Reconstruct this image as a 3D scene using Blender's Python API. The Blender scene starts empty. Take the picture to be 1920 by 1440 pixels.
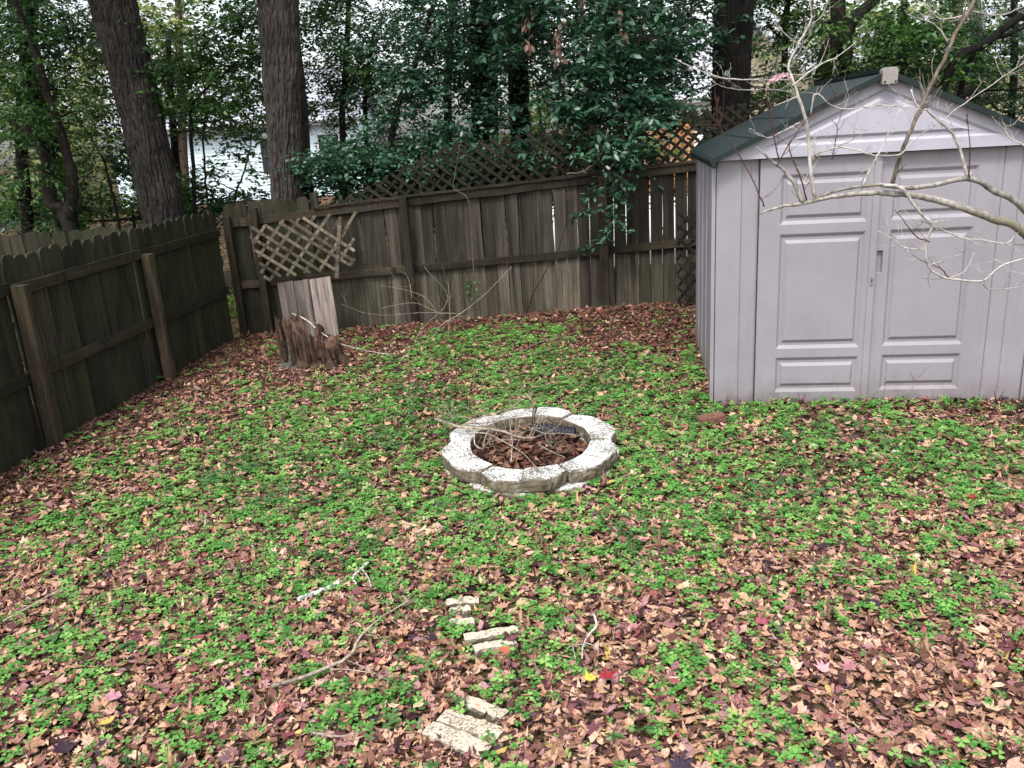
import bpy, math, random
import numpy as np
from mathutils import Vector, Matrix
random.seed(7); RNG = np.random.default_rng(7)
S = bpy.context.scene
C = S.collection
rad = math.radians

# ------------------------------------------------------------------ camera, sky, sun, exposure
CAM_H = 2.2; FPX = 1570.0
cd = bpy.data.cameras.new('camera'); cam = bpy.data.objects.new('camera', cd); C.objects.link(cam)
S.camera = cam
cd.sensor_width = 36.0; cd.lens = 36.0 * FPX / 1920.0
cd.clip_start = 0.05; cd.clip_end = 1500
CAM_R = Matrix.Rotation(rad(90 - 16.9), 4, 'X') @ Matrix.Rotation(rad(-3.5), 4, 'Z')
cam.matrix_world = Matrix.Translation((0, 0, CAM_H)) @ CAM_R

SUN_EL, SUN_AZ = 58.0, 205.0          # azimuth clockwise from +Y (behind the viewer, a little left)
w = bpy.data.worlds.new("World"); S.world = w; w.use_nodes = True
nt = w.node_tree; nt.nodes.clear()
sky = nt.nodes.new('ShaderNodeTexSky'); sky.sky_type = 'NISHITA'; sky.sun_disc = False
sky.sun_elevation = rad(SUN_EL); sky.sun_rotation = rad(SUN_AZ)
sky.air_density = 1.0; sky.dust_density = 3.0; sky.ozone_density = 1.0
hs = nt.nodes.new('ShaderNodeHueSaturation'); hs.inputs['Saturation'].default_value = 0.30
bg = nt.nodes.new('ShaderNodeBackground'); bg.inputs['Strength'].default_value = 0.13
wo = nt.nodes.new('ShaderNodeOutputWorld')
nt.links.new(sky.outputs[0], hs.inputs['Color']); nt.links.new(hs.outputs[0], bg.inputs['Color']); nt.links.new(bg.outputs[0], wo.inputs['Surface'])

sd = bpy.data.lights.new('sun', 'SUN'); sd.energy = 1.3; sd.angle = rad(12); sd.color = (1.0, 0.96, 0.92)
so = bpy.data.objects.new('sun', sd); C.objects.link(so)
az = rad(SUN_AZ); el = rad(SUN_EL)
sdir = Vector((math.sin(az) * math.cos(el), math.cos(az) * math.cos(el), math.sin(el)))
so.rotation_euler = sdir.to_track_quat('Z', 'Y').to_euler(); so.location = (0, 0, 20)
S.view_settings.view_transform = 'Standard'; S.view_settings.look = 'None'
S.view_settings.exposure = 1.50; S.view_settings.gamma = 1.0
S.view_settings.use_curve_mapping = False

# ------------------------------------------------------------------ survey helpers
R3 = np.array(CAM_R.to_3x3())
def ray(u, v):
    return R3 @ np.array([(u - 960) / FPX, -(v - 720) / FPX, -1.0])
def P(u, v, Y):                     # point seen at (u,v) at distance Y down the garden
    d = ray(u, v); return np.array([0, 0, CAM_H]) + d * (Y / d[1])
def G(u, v, z=0.0):                 # point on the lawn
    d = ray(u, v); return np.array([0, 0, CAM_H]) + d * ((z - CAM_H) / d[2])

# ------------------------------------------------------------------ noise
def _hash(ix, iy, iz, s):
    n = (ix * 374761393 + iy * 668265263 + iz * 2147483647 + s * 974634777) & 0xffffffff
    n = ((n ^ (n >> 13)) * 1274126177) & 0xffffffff
    return ((n ^ (n >> 16)) & 0xffff) / 65535.0
def vnoise(p, s=0):
    p = np.asarray(p, float)
    if p.shape[-1] == 2: p = np.concatenate([p, np.zeros(p.shape[:-1] + (1,))], -1)
    i = np.floor(p).astype(np.int64); f = p - i; f = f * f * (3 - 2 * f)
    r = 0
    for dx in (0, 1):
        for dy in (0, 1):
            for dz in (0, 1):
                wgt = (f[..., 0] if dx else 1 - f[..., 0]) * (f[..., 1] if dy else 1 - f[..., 1]) * (f[..., 2] if dz else 1 - f[..., 2])
                r = r + wgt * _hash(i[..., 0] + dx, i[..., 1] + dy, i[..., 2] + dz, s)
    return r
def fbm(p, s=0, o=3):
    p = np.asarray(p, float); a = 0; t = 0
    for k in range(o):
        a = a + vnoise(p * 2 ** k, s + k) * .5 ** k; t += .5 ** k
    return a / t

# ------------------------------------------------------------------ materials
def mat_base(name):
    m = bpy.data.materials.new(name); m.use_nodes = True
    n = m.node_tree; n.nodes.clear()
    o = n.nodes.new('ShaderNodeOutputMaterial'); b = n.nodes.new('ShaderNodeBsdfPrincipled')
    n.links.new(b.outputs[0], o.inputs[0]); return m, n, b, o
def node(n, t, **kw):
    x = n.nodes.new(t)
    for k, v in kw.items():
        if k in x.inputs.keys() if hasattr(x.inputs, 'keys') else False: x.inputs[k].default_value = v
        else: setattr(x, k, v)
    return x
def ramp(n, stops, interp='LINEAR'):
    r = n.nodes.new('ShaderNodeValToRGB'); cr = r.color_ramp; cr.interpolation = interp
    while len(cr.elements) > 1: cr.elements.remove(cr.elements[-1])
    cr.elements[0].position = stops[0][0]; cr.elements[0].color = (*stops[0][1], 1)
    for p, c in stops[1:]:
        e = cr.elements.new(p); e.color = (*c, 1)
    return r
def noise(n, scale, detail=4, rough=.55, coord=None, vscale=None, seed=None):
    t = n.nodes.new('ShaderNodeTexNoise'); t.inputs['Scale'].default_value = scale
    t.inputs['Detail'].default_value = detail; t.inputs['Roughness'].default_value = rough
    if coord is not None:
        if vscale:
            mp = n.nodes.new('ShaderNodeMapping'); mp.inputs['Scale'].default_value = vscale
            n.links.new(coord, mp.inputs['Vector']); n.links.new(mp.outputs[0], t.inputs['Vector'])
        else: n.links.new(coord, t.inputs['Vector'])
    return t
def mixc(n, fac, a, b, mode='MIX'):
    m = n.nodes.new('ShaderNodeMix'); m.data_type = 'RGBA'; m.blend_type = mode
    for s, v in ((m.inputs[0], fac), (m.inputs[6], a), (m.inputs[7], b)):
        if hasattr(v, 'links'): n.links.new(v, s)
        elif isinstance(v, (int, float)): s.default_value = v
        else: s.default_value = (*v, 1)
    return m.outputs[2]
def bump(n, b, h, strength=.5, dist=.01):
    bp = n.nodes.new('ShaderNodeBump'); bp.inputs['Strength'].default_value = strength; bp.inputs['Distance'].default_value = dist
    n.links.new(h, bp.inputs['Height']); n.links.new(bp.outputs[0], b.inputs['Normal'])
def objcoord(n):
    t = n.nodes.new('ShaderNodeTexCoord'); oi = n.nodes.new('ShaderNodeObjectInfo')
    ad = n.nodes.new('ShaderNodeVectorMath'); ad.operation = 'MULTIPLY_ADD'
    cx = n.nodes.new('ShaderNodeCombineXYZ')
    for i in range(3): n.links.new(oi.outputs['Random'], cx.inputs[i])
    ad.inputs[1].default_value = (37, 51, 23)
    n.links.new(cx.outputs[0], ad.inputs[0]); n.links.new(t.outputs['Object'], ad.inputs[2])
    return ad.outputs[0], oi.outputs['Random']
def poscoord(n):
    g = n.nodes.new('ShaderNodeNewGeometry'); return g.outputs['Position']

def wood(name, dark, light, moss=(0.03, 0.04, 0.012), mossamt=.5, grain=(9, 9, .55), rough=.9, stain=None):
    m, n, b, o = mat_base(name)
    co, rnd = objcoord(n)
    g1 = noise(n, 12, 6, .65, co, (1, 1, .06) if grain is None else (grain[0] / 9, grain[1] / 9, grain[2] / 9))
    r1 = ramp(n, [(.32, dark), (.5, tuple((a + c) / 2 for a, c in zip(dark, light))), (.68, light)])
    n.links.new(g1.outputs[0], r1.inputs[0])
    # fine dark checks along the grain
    g2 = noise(n, 60, 3, .6, co, (1, 1, .03))
    r2 = ramp(n, [(.36, (.35, .33, .3)), (.47, (1, 1, 1))]); n.links.new(g2.outputs[0], r2.inputs[0])
    c1 = mixc(n, .8, r1.outputs[0], r2.outputs[0], 'MULTIPLY')
    # board to board tone
    rr = ramp(n, [(0, (.5, .48, .44)), (.5, (.95, .93, .9)), (1, (1.55, 1.5, 1.45))]); n.links.new(rnd, rr.inputs[0])
    c2 = mixc(n, 1, c1, rr.outputs[0], 'MULTIPLY')
    g3 = noise(n, 2.2, 5, .7, poscoord(n), (1, 1, .45))
    r3 = ramp(n, [(.42, (0, 0, 0)), (.62, (1, 1, 1))]); n.links.new(g3.outputs[0], r3.inputs[0])
    mm = n.nodes.new('ShaderNodeMath'); mm.operation = 'MULTIPLY'; mm.inputs[1].default_value = mossamt
    n.links.new(r3.outputs[0], mm.inputs[0])
    c3 = mixc(n, mm.outputs[0], c2, moss)
    # dark wet blotches
    g4 = noise(n, 5, 5, .7, co, (1, 1, .3)); r4 = ramp(n, [(.5, (1, 1, 1)), (.66, (.4, .38, .36))]); n.links.new(g4.outputs[0], r4.inputs[0])
    c4 = mixc(n, .8, c3, r4.outputs[0], 'MULTIPLY')
    if stain:     # black algae drip stain on the upper boards; the sheltered lower boards have bleached
        sx = n.nodes.new('ShaderNodeSeparateXYZ'); n.links.new(poscoord(n), sx.inputs[0]); ad = n.nodes.new('ShaderNodeMath'); ad.operation = 'MULTIPLY_ADD'; ad.inputs[1].default_value = .25
        n.links.new(g4.outputs[0], ad.inputs[0]); n.links.new(sx.outputs[2], ad.inputs[2])
        rs = ramp(n, [(.74, (1.55, 1.5, 1.45)), (.84, (.78, .76, .72))]); n.links.new(ad.outputs[0], rs.inputs[0]); c4 = mixc(n, 1, c4, rs.outputs[0], 'MULTIPLY')
    n.links.new(c4, b.inputs['Base Color']); b.inputs['Roughness'].default_value = rough
    b.inputs['Specular IOR Level'].default_value = .25
    mh = n.nodes.new('ShaderNodeMath'); mh.operation = 'ADD'; n.links.new(g2.outputs[0], mh.inputs[0]); n.links.new(g1.outputs[0], mh.inputs[1])
    bump(n, b, mh.outputs[0], .7, .004)
    return m
def bark(name, dark, light, scale=14, zs=.16, bdist=.02, lich=None):
    m, n, b, o = mat_base(name)
    co, rnd = objcoord(n)
    g1 = noise(n, scale, 6, .7, co, (1, 1, zs))
    r1 = ramp(n, [(.36, dark), (.62, light)]); n.links.new(g1.outputs[0], r1.inputs[0])
    g2 = noise(n, 2.0, 4, .6, co); r2 = ramp(n, [(.35, (.6, .6, .6)), (.65, (1.25, 1.22, 1.18))]); n.links.new(g2.outputs[0], r2.inputs[0])
    c = mixc(n, 1, r1.outputs[0], r2.outputs[0], 'MULTIPLY')
    if lich:
        g3 = noise(n, lich[1], 4, .65, co); r3 = ramp(n, [(lich[2], (0, 0, 0)), (lich[2] + .06, (1, 1, 1))]); n.links.new(g3.outputs[0], r3.inputs[0])
        c = mixc(n, r3.outputs[0], c, lich[0])
    n.links.new(c, b.inputs['Base Color']); b.inputs['Roughness'].default_value = .9; b.inputs['Specular IOR Level'].default_value = .2
    bump(n, b, g1.outputs[0], .9, bdist)
    return m
def leafmat(name, stops, rough=.5, trans=.25, spec=.4, mottle=True, hue=None):
    m, n, b, o = mat_base(name)
    g = n.nodes.new('ShaderNodeNewGeometry')
    r = ramp(n, stops); oi = n.nodes.new('ShaderNodeObjectInfo'); sm = n.nodes.new('ShaderNodeMath'); sm.operation = 'ADD'; fr_ = n.nodes.new('ShaderNodeMath'); fr_.operation = 'FRACT'
    n.links.new(g.outputs['Random Per Island'], sm.inputs[0]); n.links.new(oi.outputs['Random'], sm.inputs[1]); n.links.new(sm.outputs[0], fr_.inputs[0]); n.links.new(fr_.outputs[0], r.inputs[0])
    c = r.outputs[0]
    if mottle:
        t = noise(n, 90, 2, .6, g.outputs['Position']); rr = ramp(n, [(.35, (.62, .58, .55)), (.6, (1.12, 1.1, 1.1))]); n.links.new(t.outputs[0], rr.inputs[0])
        c = mixc(n, .75, c, rr.outputs[0], 'MULTIPLY')
    n.links.new(c, b.inputs['Base Color']); b.inputs['Roughness'].default_value = rough; b.inputs['Specular IOR Level'].default_value = spec
    if trans > 0:
        tr = n.nodes.new('ShaderNodeBsdfTranslucent'); tc = mixc(n, 1, c, (1.3, 1.35, .7), 'MULTIPLY'); n.links.new(tc, tr.inputs[0])
        mx = n.nodes.new('ShaderNodeMixShader'); mx.inputs[0].default_value = trans
        n.links.new(b.outputs[0], mx.inputs[1]); n.links.new(tr.outputs[0], mx.inputs[2]); n.links.new(mx.outputs[0], o.inputs[0])
    return m
def plain(name, col, rough=.6, spec=.4, nscale=None, var=.15, bstr=0):
    m, n, b, o = mat_base(name)
    b.inputs['Roughness'].default_value = rough; b.inputs['Specular IOR Level'].default_value = spec
    if nscale:
        co, rnd = objcoord(n)
        t = noise(n, nscale, 5, .6, co)
        r = ramp(n, [(.3, tuple(x * (1 - var) for x in col)), (.7, tuple(min(1, x * (1 + var)) for x in col))]); n.links.new(t.outputs[0], r.inputs[0])
        n.links.new(r.outputs[0], b.inputs['Base Color'])
        if bstr: bump(n, b, t.outputs[0], bstr, .004)
    else: b.inputs['Base Color'].default_value = (*col, 1)
    return m
def shedplastic(name, col):
    m, n, b, o = mat_base(name)
    pos = poscoord(n)
    t = noise(n, 1.6, 5, .65, pos); r = ramp(n, [(.3, tuple(x * .86 for x in col)), (.7, tuple(x * 1.06 for x in col))]); n.links.new(t.outputs[0], r.inputs[0])
    st = noise(n, 14, 4, .7, pos, (1, 1, .08)); sr = ramp(n, [(.56, (1, 1, 1)), (.76, (.80, .80, .76))]); n.links.new(st.outputs[0], sr.inputs[0])
    c = mixc(n, .55, r.outputs[0], sr.outputs[0], 'MULTIPLY')
    # splash-back of soil at the foot
    sx = n.nodes.new('ShaderNodeSeparateXYZ'); n.links.new(pos, sx.inputs[0])
    nn = noise(n, 9, 4, .7, pos); ad = n.nodes.new('ShaderNodeMath'); ad.operation = 'MULTIPLY_ADD'; ad.inputs[1].default_value = .35
    n.links.new(nn.outputs[0], ad.inputs[0]); n.links.new(sx.outputs[2], ad.inputs[2])
    rr = ramp(n, [(.17, (.45, .38, .29)), (.27, (.78, .74, .68)), (.42, (1, 1, 1))]); n.links.new(ad.outputs[0], rr.inputs[0])
    c = mixc(n, .7, c, rr.outputs[0], 'MULTIPLY')
    n.links.new(c, b.inputs['Base Color']); b.inputs['Roughness'].default_value = .48; b.inputs['Specular IOR Level'].default_value = .35
    fn = noise(n, 260, 3, .6, pos); bump(n, b, fn.outputs[0], .12, .002)
    return m
def stone(name, base, speck, sc=55, thr=.56):
    m, n, b, o = mat_base(name)
    pos = poscoord(n); g = n.nodes.new('ShaderNodeNewGeometry')
    t = noise(n, 7, 5, .65, pos); r = ramp(n, [(.3, tuple(x * .8 for x in base)), (.65, base)]); n.links.new(t.outputs[0], r.inputs[0])
    s = noise(n, sc, 5, .75, pos); s2 = noise(n, 5, 3, .6, pos)
    ad = n.nodes.new('ShaderNodeMath'); ad.operation = 'MULTIPLY_ADD'; ad.inputs[1].default_value = .35; n.links.new(s2.outputs[0], ad.inputs[0]); n.links.new(s.outputs[0], ad.inputs[2])
    rr = ramp(n, [(thr + .13, (0, 0, 0)), (thr + .2, (1, 1, 1))]); n.links.new(ad.outputs[0], rr.inputs[0])
    c = mixc(n, rr.outputs[0], r.outputs[0], speck)
    # upright faces are mixed to a darker mottled brown than the tops
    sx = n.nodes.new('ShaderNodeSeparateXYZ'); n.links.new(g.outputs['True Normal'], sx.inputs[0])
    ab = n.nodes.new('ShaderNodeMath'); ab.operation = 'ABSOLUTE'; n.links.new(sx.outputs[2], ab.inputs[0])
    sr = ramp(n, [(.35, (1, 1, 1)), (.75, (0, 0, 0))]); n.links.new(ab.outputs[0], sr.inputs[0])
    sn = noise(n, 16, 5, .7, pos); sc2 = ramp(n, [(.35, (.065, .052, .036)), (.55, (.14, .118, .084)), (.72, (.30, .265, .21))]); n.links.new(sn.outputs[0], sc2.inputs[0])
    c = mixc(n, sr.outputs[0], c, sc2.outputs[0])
    n.links.new(c, b.inputs['Base Color']); b.inputs['Roughness'].default_value = .9; b.inputs['Specular IOR Level'].default_value = .2
    bump(n, b, s.outputs[0], .8, .006)
    return m

M = {}
M['soil'] = None
def groundmat():
    m, n, b, o = mat_base('leaf_mould')
    pos = poscoord(n)
    v = n.nodes.new('ShaderNodeTexVoronoi'); v.inputs['Scale'].default_value = 26; v.inputs['Randomness'].default_value = 1
    wn = noise(n, 14, 3, .6, pos); wm = mixc(n, .06, pos, wn.outputs[1]); n.links.new(wm, v.inputs['Vector'])
    sx = n.nodes.new('ShaderNodeSeparateColor'); n.links.new(v.outputs['Color'], sx.inputs[0])
    r = ramp(n, [(0, (.018, .012, .009)), (.3, (.050, .030, .020)), (.6, (.095, .058, .040)), (1, (.19, .125, .085))]); n.links.new(sx.outputs[0], r.inputs[0])
    d = ramp(n, [(0, (1, 1, 1)), (.5, (.5, .45, .42)), (.8, (.25, .22, .2))]); n.links.new(v.outputs['Distance'], d.inputs[0])
    c = mixc(n, .8, r.outputs[0], d.outputs[0], 'MULTIPLY')
    t = noise(n, .5, 4, .6, pos); tr = ramp(n, [(.45, (0, 0, 0)), (.6, (1, 1, 1))]); n.links.new(t.outputs[0], tr.inputs[0])
    c = mixc(n, .25, c, (.06, .07, .025))
    n.links.new(c, b.inputs['Base Color']); b.inputs['Roughness'].default_value = .95; b.inputs['Specular IOR Level'].default_value = .1
    bump(n, b, sx.outputs[1], .8, .02)
    return m
M['soil'] = groundmat()
M['left_wood'] = wood('mossy_dark_fence_wood', (.009, .0085, .006), (.044, .040, .026), (.026, .032, .010), .8)
M['left_rail'] = wood('mossy_rail_wood', (.010, .008, .005), (.040, .034, .022), (.016, .020, .006), .5, grain=(.5, 9, 9))
M['left_post'] = wood('weathered_post_wood', (.018, .013, .008), (.078, .060, .038), (.022, .024, .008), .45)
M['mid_wood'] = wood('grey_brown_fence_wood', (.014, .0125, .010), (.085, .076, .063), (.022, .025, .012), .4, stain=True)
M['mid_rail'] = wood('brown_rail_wood', (.012, .009, .006), (.048, .037, .025), (.018, .02, .007), .4, grain=(.5, 9, 9))
M['mid_post'] = wood('brown_post_wood', (.012, .009, .006), (.052, .040, .026), (.018, .021, .007), .4)
M['slat_dark'] = wood('mossy_lattice_wood', (.006, .005, .003), (.025, .021, .012), (.013, .017, .005), .6)
M['slat_grey'] = wood('silver_lattice_wood', (.05, .041, .030), (.21, .18, .135), (.07, .065, .04), .2)
M['slat_black'] = wood('wet_dark_lattice_wood', (.005, .004, .003), (.020, .017, .013), (.006, .008, .003), .4)
M['ply'] = wood('bleached_pine_boards', (.065, .052, .045), (.23, .195, .185), (.12, .11, .08), .25, rough=.8)
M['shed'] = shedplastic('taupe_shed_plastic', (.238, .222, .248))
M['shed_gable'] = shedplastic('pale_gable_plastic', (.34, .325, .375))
M['roof_green'] = plain('dark_green_roof_plastic', (.0022, .0095, .0095), .5, .4, 5, .4, .1)
M['cap'] = plain('grey_cap_plastic', (.22, .20, .185), .5, .4, 12, .15)
M['black'] = plain('black_plastic', (.012, .013, .018), .35, .5, 30, .4)
M['bark1'] = bark('furrowed_grey_bark', (.006, .0052, .0048), (.064, .056, .051), 75, .16, .02)
M['bark2'] = bark('brown_grey_bark', (.009, .0078, .007), (.080, .069, .062), 85, .13, .015)
M['bark3'] = bark('dark_wet_bark', (.0025, .002, .002), (.012, .010, .009), 60, .15, .02)
M['barkthin'] = bark('dark_stem_bark', (.006, .005, .004), (.028, .022, .017), 30, .3, .004)
M['barkbrown'] = bark('brown_stem_bark', (.03, .021, .015), (.11, .08, .06), 30, .3, .004)
M['barkpale'] = bark('pale_lichened_bark', (.10, .09, .08), (.34, .325, .30), 40, .5, .004, lich=((.16, .15, .11), 9, .55))
M['twigpale'] = bark('pale_grey_twig', (.24, .22, .20), (.50, .48, .45), 50, .4, .002, lich=((.30, .21, .17), 9, .62))
M['twigred'] = bark('dark_red_twig', (.035, .014, .011), (.12, .055, .042), 50, .4, .002)
M['twiggrey'] = bark('dry_grey_twig', (.13, .11, .085), (.40, .35, .28), 50, .4, .002)
M['twigbrown'] = bark('brown_grey_twig', (.055, .045, .036), (.20, .165, .135), 50, .4, .002)
M['lichen'] = bark('lichened_stick', (.10, .10, .08), (.45, .50, .42), 70, .8, .006, lich=((.62, .68, .60), 60, .5))
M['twiglitter'] = bark('brown_litter_twig', (.06, .045, .03), (.22, .17, .12), 50, .4, .002)
M['stump'] = wood('rotten_red_heartwood', (.008, .005, .004), (.120, .068, .050), (.055, .045, .036), .35, rough=.95)
M['stump_bark'] = bark('lichened_stump_bark', (.022, .020, .017), (.13, .122, .105), 24, .35, .015)
M['stone'] = stone('lichened_white_concrete', (.56, .55, .53), (.10, .095, .08), 62, .535)
M['paver'] = stone('speckled_cream_concrete', (.50, .44, .35), (.14, .11, .075), 90, .575)
M['brick'] = plain('worn_red_brick', (.13, .062, .045), .9, .2, 40, .4, .6)
M['ribbon'] = plain('faded_pink_plastic_tape', (.40, .25, .27), .5, .4, 14, .35)
LITTER = [(0, (.020, .011, .012)), (.10, (.075, .034, .028)), (.20, (.165, .080, .058)), (.31, (.32, .185, .118)), (.41, (.50, .315, .20)), (.50, (.36, .20, .14)), (.58, (.20, .092, .080)),
          (.65, (.52, .34, .23)), (.71, (.38, .215, .19)), (.77, (.60, .44, .31)), (.82, (.30, .155, .145)), (.865, (.14, .045, .060)), (.90, (.34, .19, .20)), (.935, (.028, .020, .032)), (.965, (.30, .085, .095)), (.985, (.15, .075, .05)), (1, (.50, .39, .12))]
M['litter'] = leafmat('dry_tan_leaves', LITTER, .75, .12, .2)
M['litter_back'] = leafmat('shade_darkened_russet_leaves', [(0, (.016, .008, .007)), (.2, (.055, .024, .018)), (.4, (.11, .048, .034)), (.6, (.18, .085, .058)), (.75, (.13, .048, .042)), (.9, (.28, .15, .10)), (1, (.20, .05, .05))], .7, .1, .3)  # russet leaf tones, darkened to hold the shade along the fences and shed
M['under'] = leafmat('rotting_brown_leaves', [(0, (.02, .012, .009)), (.5, (.075, .037, .024)), (1, (.16, .08, .05))], .8, .05, .2)
M['clover'] = leafmat('bright_clover', [(0, (.042, .145, .028)), (.35, (.080, .240, .046)), (.7, (.132, .320, .070)), (1, (.24, .40, .11))], .55, .28, .25, mottle=False)
M['weed'] = leafmat('deep_green_weed', [(0, (.030, .090, .022)), (1, (.065, .155, .040))], .45, .2, .4, mottle=False)
def fol(name, a, b_, c, rough=.42, trans=.25, spec=.45):
    return leafmat(name, [(0, a), (.55, b_), (1, c)], rough, trans, spec, mottle=False)
M['fol_dark'] = fol('deep_evergreen_leaves', (.008, .033, .015), (.019, .062, .026), (.050, .115, .042))
M['fol_teal'] = fol('glossy_blue_green_leaves', (.013, .045, .027), (.031, .088, .050), (.080, .165, .095), .38, .2, .5)
M['fol_mid'] = fol('mid_green_leaves', (.016, .050, .014), (.038, .100, .024), (.085, .170, .038), .45, .32)
M['fol_olive'] = fol('olive_green_leaves', (.012, .040, .012), (.030, .080, .022), (.080, .150, .036), .45, .3)
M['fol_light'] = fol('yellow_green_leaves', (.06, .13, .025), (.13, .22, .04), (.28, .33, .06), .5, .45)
M['fol_yellow'] = fol('autumn_yellow_leaves', (.34, .30, .06), (.50, .44, .10), (.62, .52, .14), .6, .5)
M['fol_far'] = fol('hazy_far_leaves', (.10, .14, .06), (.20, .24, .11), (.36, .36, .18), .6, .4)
M['fol_dead'] = fol('hanging_dead_leaves', (.16, .08, .06), (.32, .19, .15), (.42, .28, .23), .7, .2, .2)
M['siding_blue'] = plain('pale_blue_siding', (.70, .82, .88), .6, .3, 3, .06)
M['siding_white'] = plain('white_siding', (.78, .79, .80), .6, .3, 3, .05)
M['siding_tan'] = plain('tan_siding', (.40, .34, .24), .7, .3, 3, .08)
M['shingle'] = plain('pale_grey_shingles', (.36, .37, .42), .85, .2, 20, .2, .3)
M['trim'] = plain('white_trim', (.75, .76, .78), .6, .3)
M['glass'] = plain('dark_window_glass', (.03, .04, .05), .08, .6)
M['brickfound'] = plain('orange_brick_footing', (.16, .10, .07), .9, .2, 14, .3, .4)
M['cedar'] = wood('orange_cedar_boards', (.26, .12, .05), (.45, .24, .12), (.3, .18, .09), .1)

# ------------------------------------------------------------------ mesh helpers
class MB:
    def __init__(s): s.v = []; s.f = []
    def add(s, v, f):
        o = len(s.v); s.v += [tuple(map(float, p)) for p in v]; s.f += [tuple(i + o for i in q) for q in f]
    def box(s, x0, x1, y0, y1, z0, z1):
        s.add([(x0, y0, z0), (x1, y0, z0), (x1, y1, z0), (x0, y1, z0), (x0, y0, z1), (x1, y0, z1), (x1, y1, z1), (x0, y1, z1)],
              [(0, 3, 2, 1), (4, 5, 6, 7), (0, 1, 5, 4), (1, 2, 6, 5), (2, 3, 7, 6), (3, 0, 4, 7)])
    def prism(s, outline, y0, y1):       # outline in xz, extruded in y
        n = len(outline)
        s.add([(x, y0, z) for x, z in outline] + [(x, y1, z) for x, z in outline],
              [tuple(range(n)), tuple(range(2 * n - 1, n - 1, -1))] + [(i, i + n, (i + 1) % n + n, (i + 1) % n) for i in range(n)])
    def tube(s, pts, rr, k=6, cap=True):
        pts = [np.asarray(p, float) for p in pts]; n = len(pts)
        o = len(s.v); up = np.array([.13, .21, .97]); prev = None
        for i in range(n):
            t = pts[min(i + 1, n - 1)] - pts[max(i - 1, 0)]; t = t / (np.linalg.norm(t) + 1e-9)
            if prev is None:
                a = np.cross(t, up if abs(t @ up) < .9 else np.array([1, 0, 0]))
            else: a = prev - t * (prev @ t)
            a = a / (np.linalg.norm(a) + 1e-9); prev = a; b = np.cross(t, a)
            r = rr[i] if hasattr(rr, '__len__') else rr
            for j in range(k):
                an = 2 * math.pi * j / k
                s.v.append(tuple(pts[i] + r * (math.cos(an) * a + math.sin(an) * b)))
        for i in range(n - 1):
            for j in range(k):
                s.f.append((o + i * k + j, o + i * k + (j + 1) % k, o + (i + 1) * k + (j + 1) % k, o + (i + 1) * k + j))
        if cap:
            s.f.append(tuple(o + j for j in range(k - 1, -1, -1))); s.f.append(tuple(o + (n - 1) * k + j for j in range(k)))
    def mesh(s, name, off=(0, 0, 0), smooth=False):
        me = bpy.data.meshes.new(name)
        if off is not None and any(off):
            ox, oy, oz = off; vs = [(a - ox, b - oy, c - oz) for a, b, c in s.v]
        else: vs = s.v
        me.from_pydata(vs, [], s.f)
        if smooth: me.polygons.foreach_set('use_smooth', [True] * len(me.polygons))
        me.update(); return me
def fast_mesh(name, V, F):
    V = np.asarray(V, np.float32); F = np.asarray(F, np.int32); k = F.shape[1]
    me = bpy.data.meshes.new(name)
    me.vertices.add(len(V)); me.vertices.foreach_set('co', V.ravel())
    me.loops.add(F.size); me.loops.foreach_set('vertex_index', F.ravel())
    me.polygons.add(len(F)); me.polygons.foreach_set('loop_start', np.arange(0, F.size, k, dtype=np.int32))
    try: me.polygons.foreach_set('loop_total', np.full(len(F), k, np.int32))
    except Exception: pass
    me.update(calc_edges=True); return me
def smooth_path(pts, sub=4):
    p = [np.asarray(q, float) for q in pts]
    if len(p) < 3: return [p[0] + (p[-1] - p[0]) * i / sub for i in range(sub + 1)]
    p = [2 * p[0] - p[1]] + p + [2 * p[-1] - p[-2]]; out = []
    for i in range(1, len(p) - 2):
        for j in range(sub):
            t = j / sub
            out.append(.5 * ((2 * p[i]) + (-p[i - 1] + p[i + 1]) * t + (2 * p[i - 1] - 5 * p[i] + 4 * p[i + 1] - p[i + 2]) * t * t + (-p[i - 1] + 3 * p[i] - 3 * p[i + 1] + p[i + 2]) * t ** 3))
    out.append(p[-2]); return out
def lerp_r(rs, n):
    return list(np.interp(np.linspace(0, 1, n), np.linspace(0, 1, len(rs)), rs))

def thing(name, label, cat, loc=(0, 0, 0), rotz=0, group=None):
    o = bpy.data.objects.new(name, None); C.objects.link(o); o.empty_display_size = .1
    o.location = tuple(map(float, loc)); o.rotation_euler = (0, 0, rotz)
    o['label'] = label; o['category'] = cat
    if group: o['group'] = group
    return o
def part(name, me, m, parent, loc=None, rot=None, label=None, kind=None):
    o = bpy.data.objects.new(name, me); C.objects.link(o); o.parent = parent
    if m and not me.materials: me.materials.append(m)
    if loc is not None: o.location = tuple(map(float, loc))
    if rot is not None: o.rotation_euler = rot
    if label: o['label'] = label
    if kind: o['kind'] = kind
    return o
def solo(name, me, m, label, cat, loc=(0, 0, 0), rot=(0, 0, 0), group=None):
    o = bpy.data.objects.new(name, me); C.objects.link(o); o.location = tuple(map(float, loc)); o.rotation_euler = rot
    me.materials.append(m) if not me.materials else None
    o['label'] = label; o['category'] = cat
    if group: o['group'] = group
    return o

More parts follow.
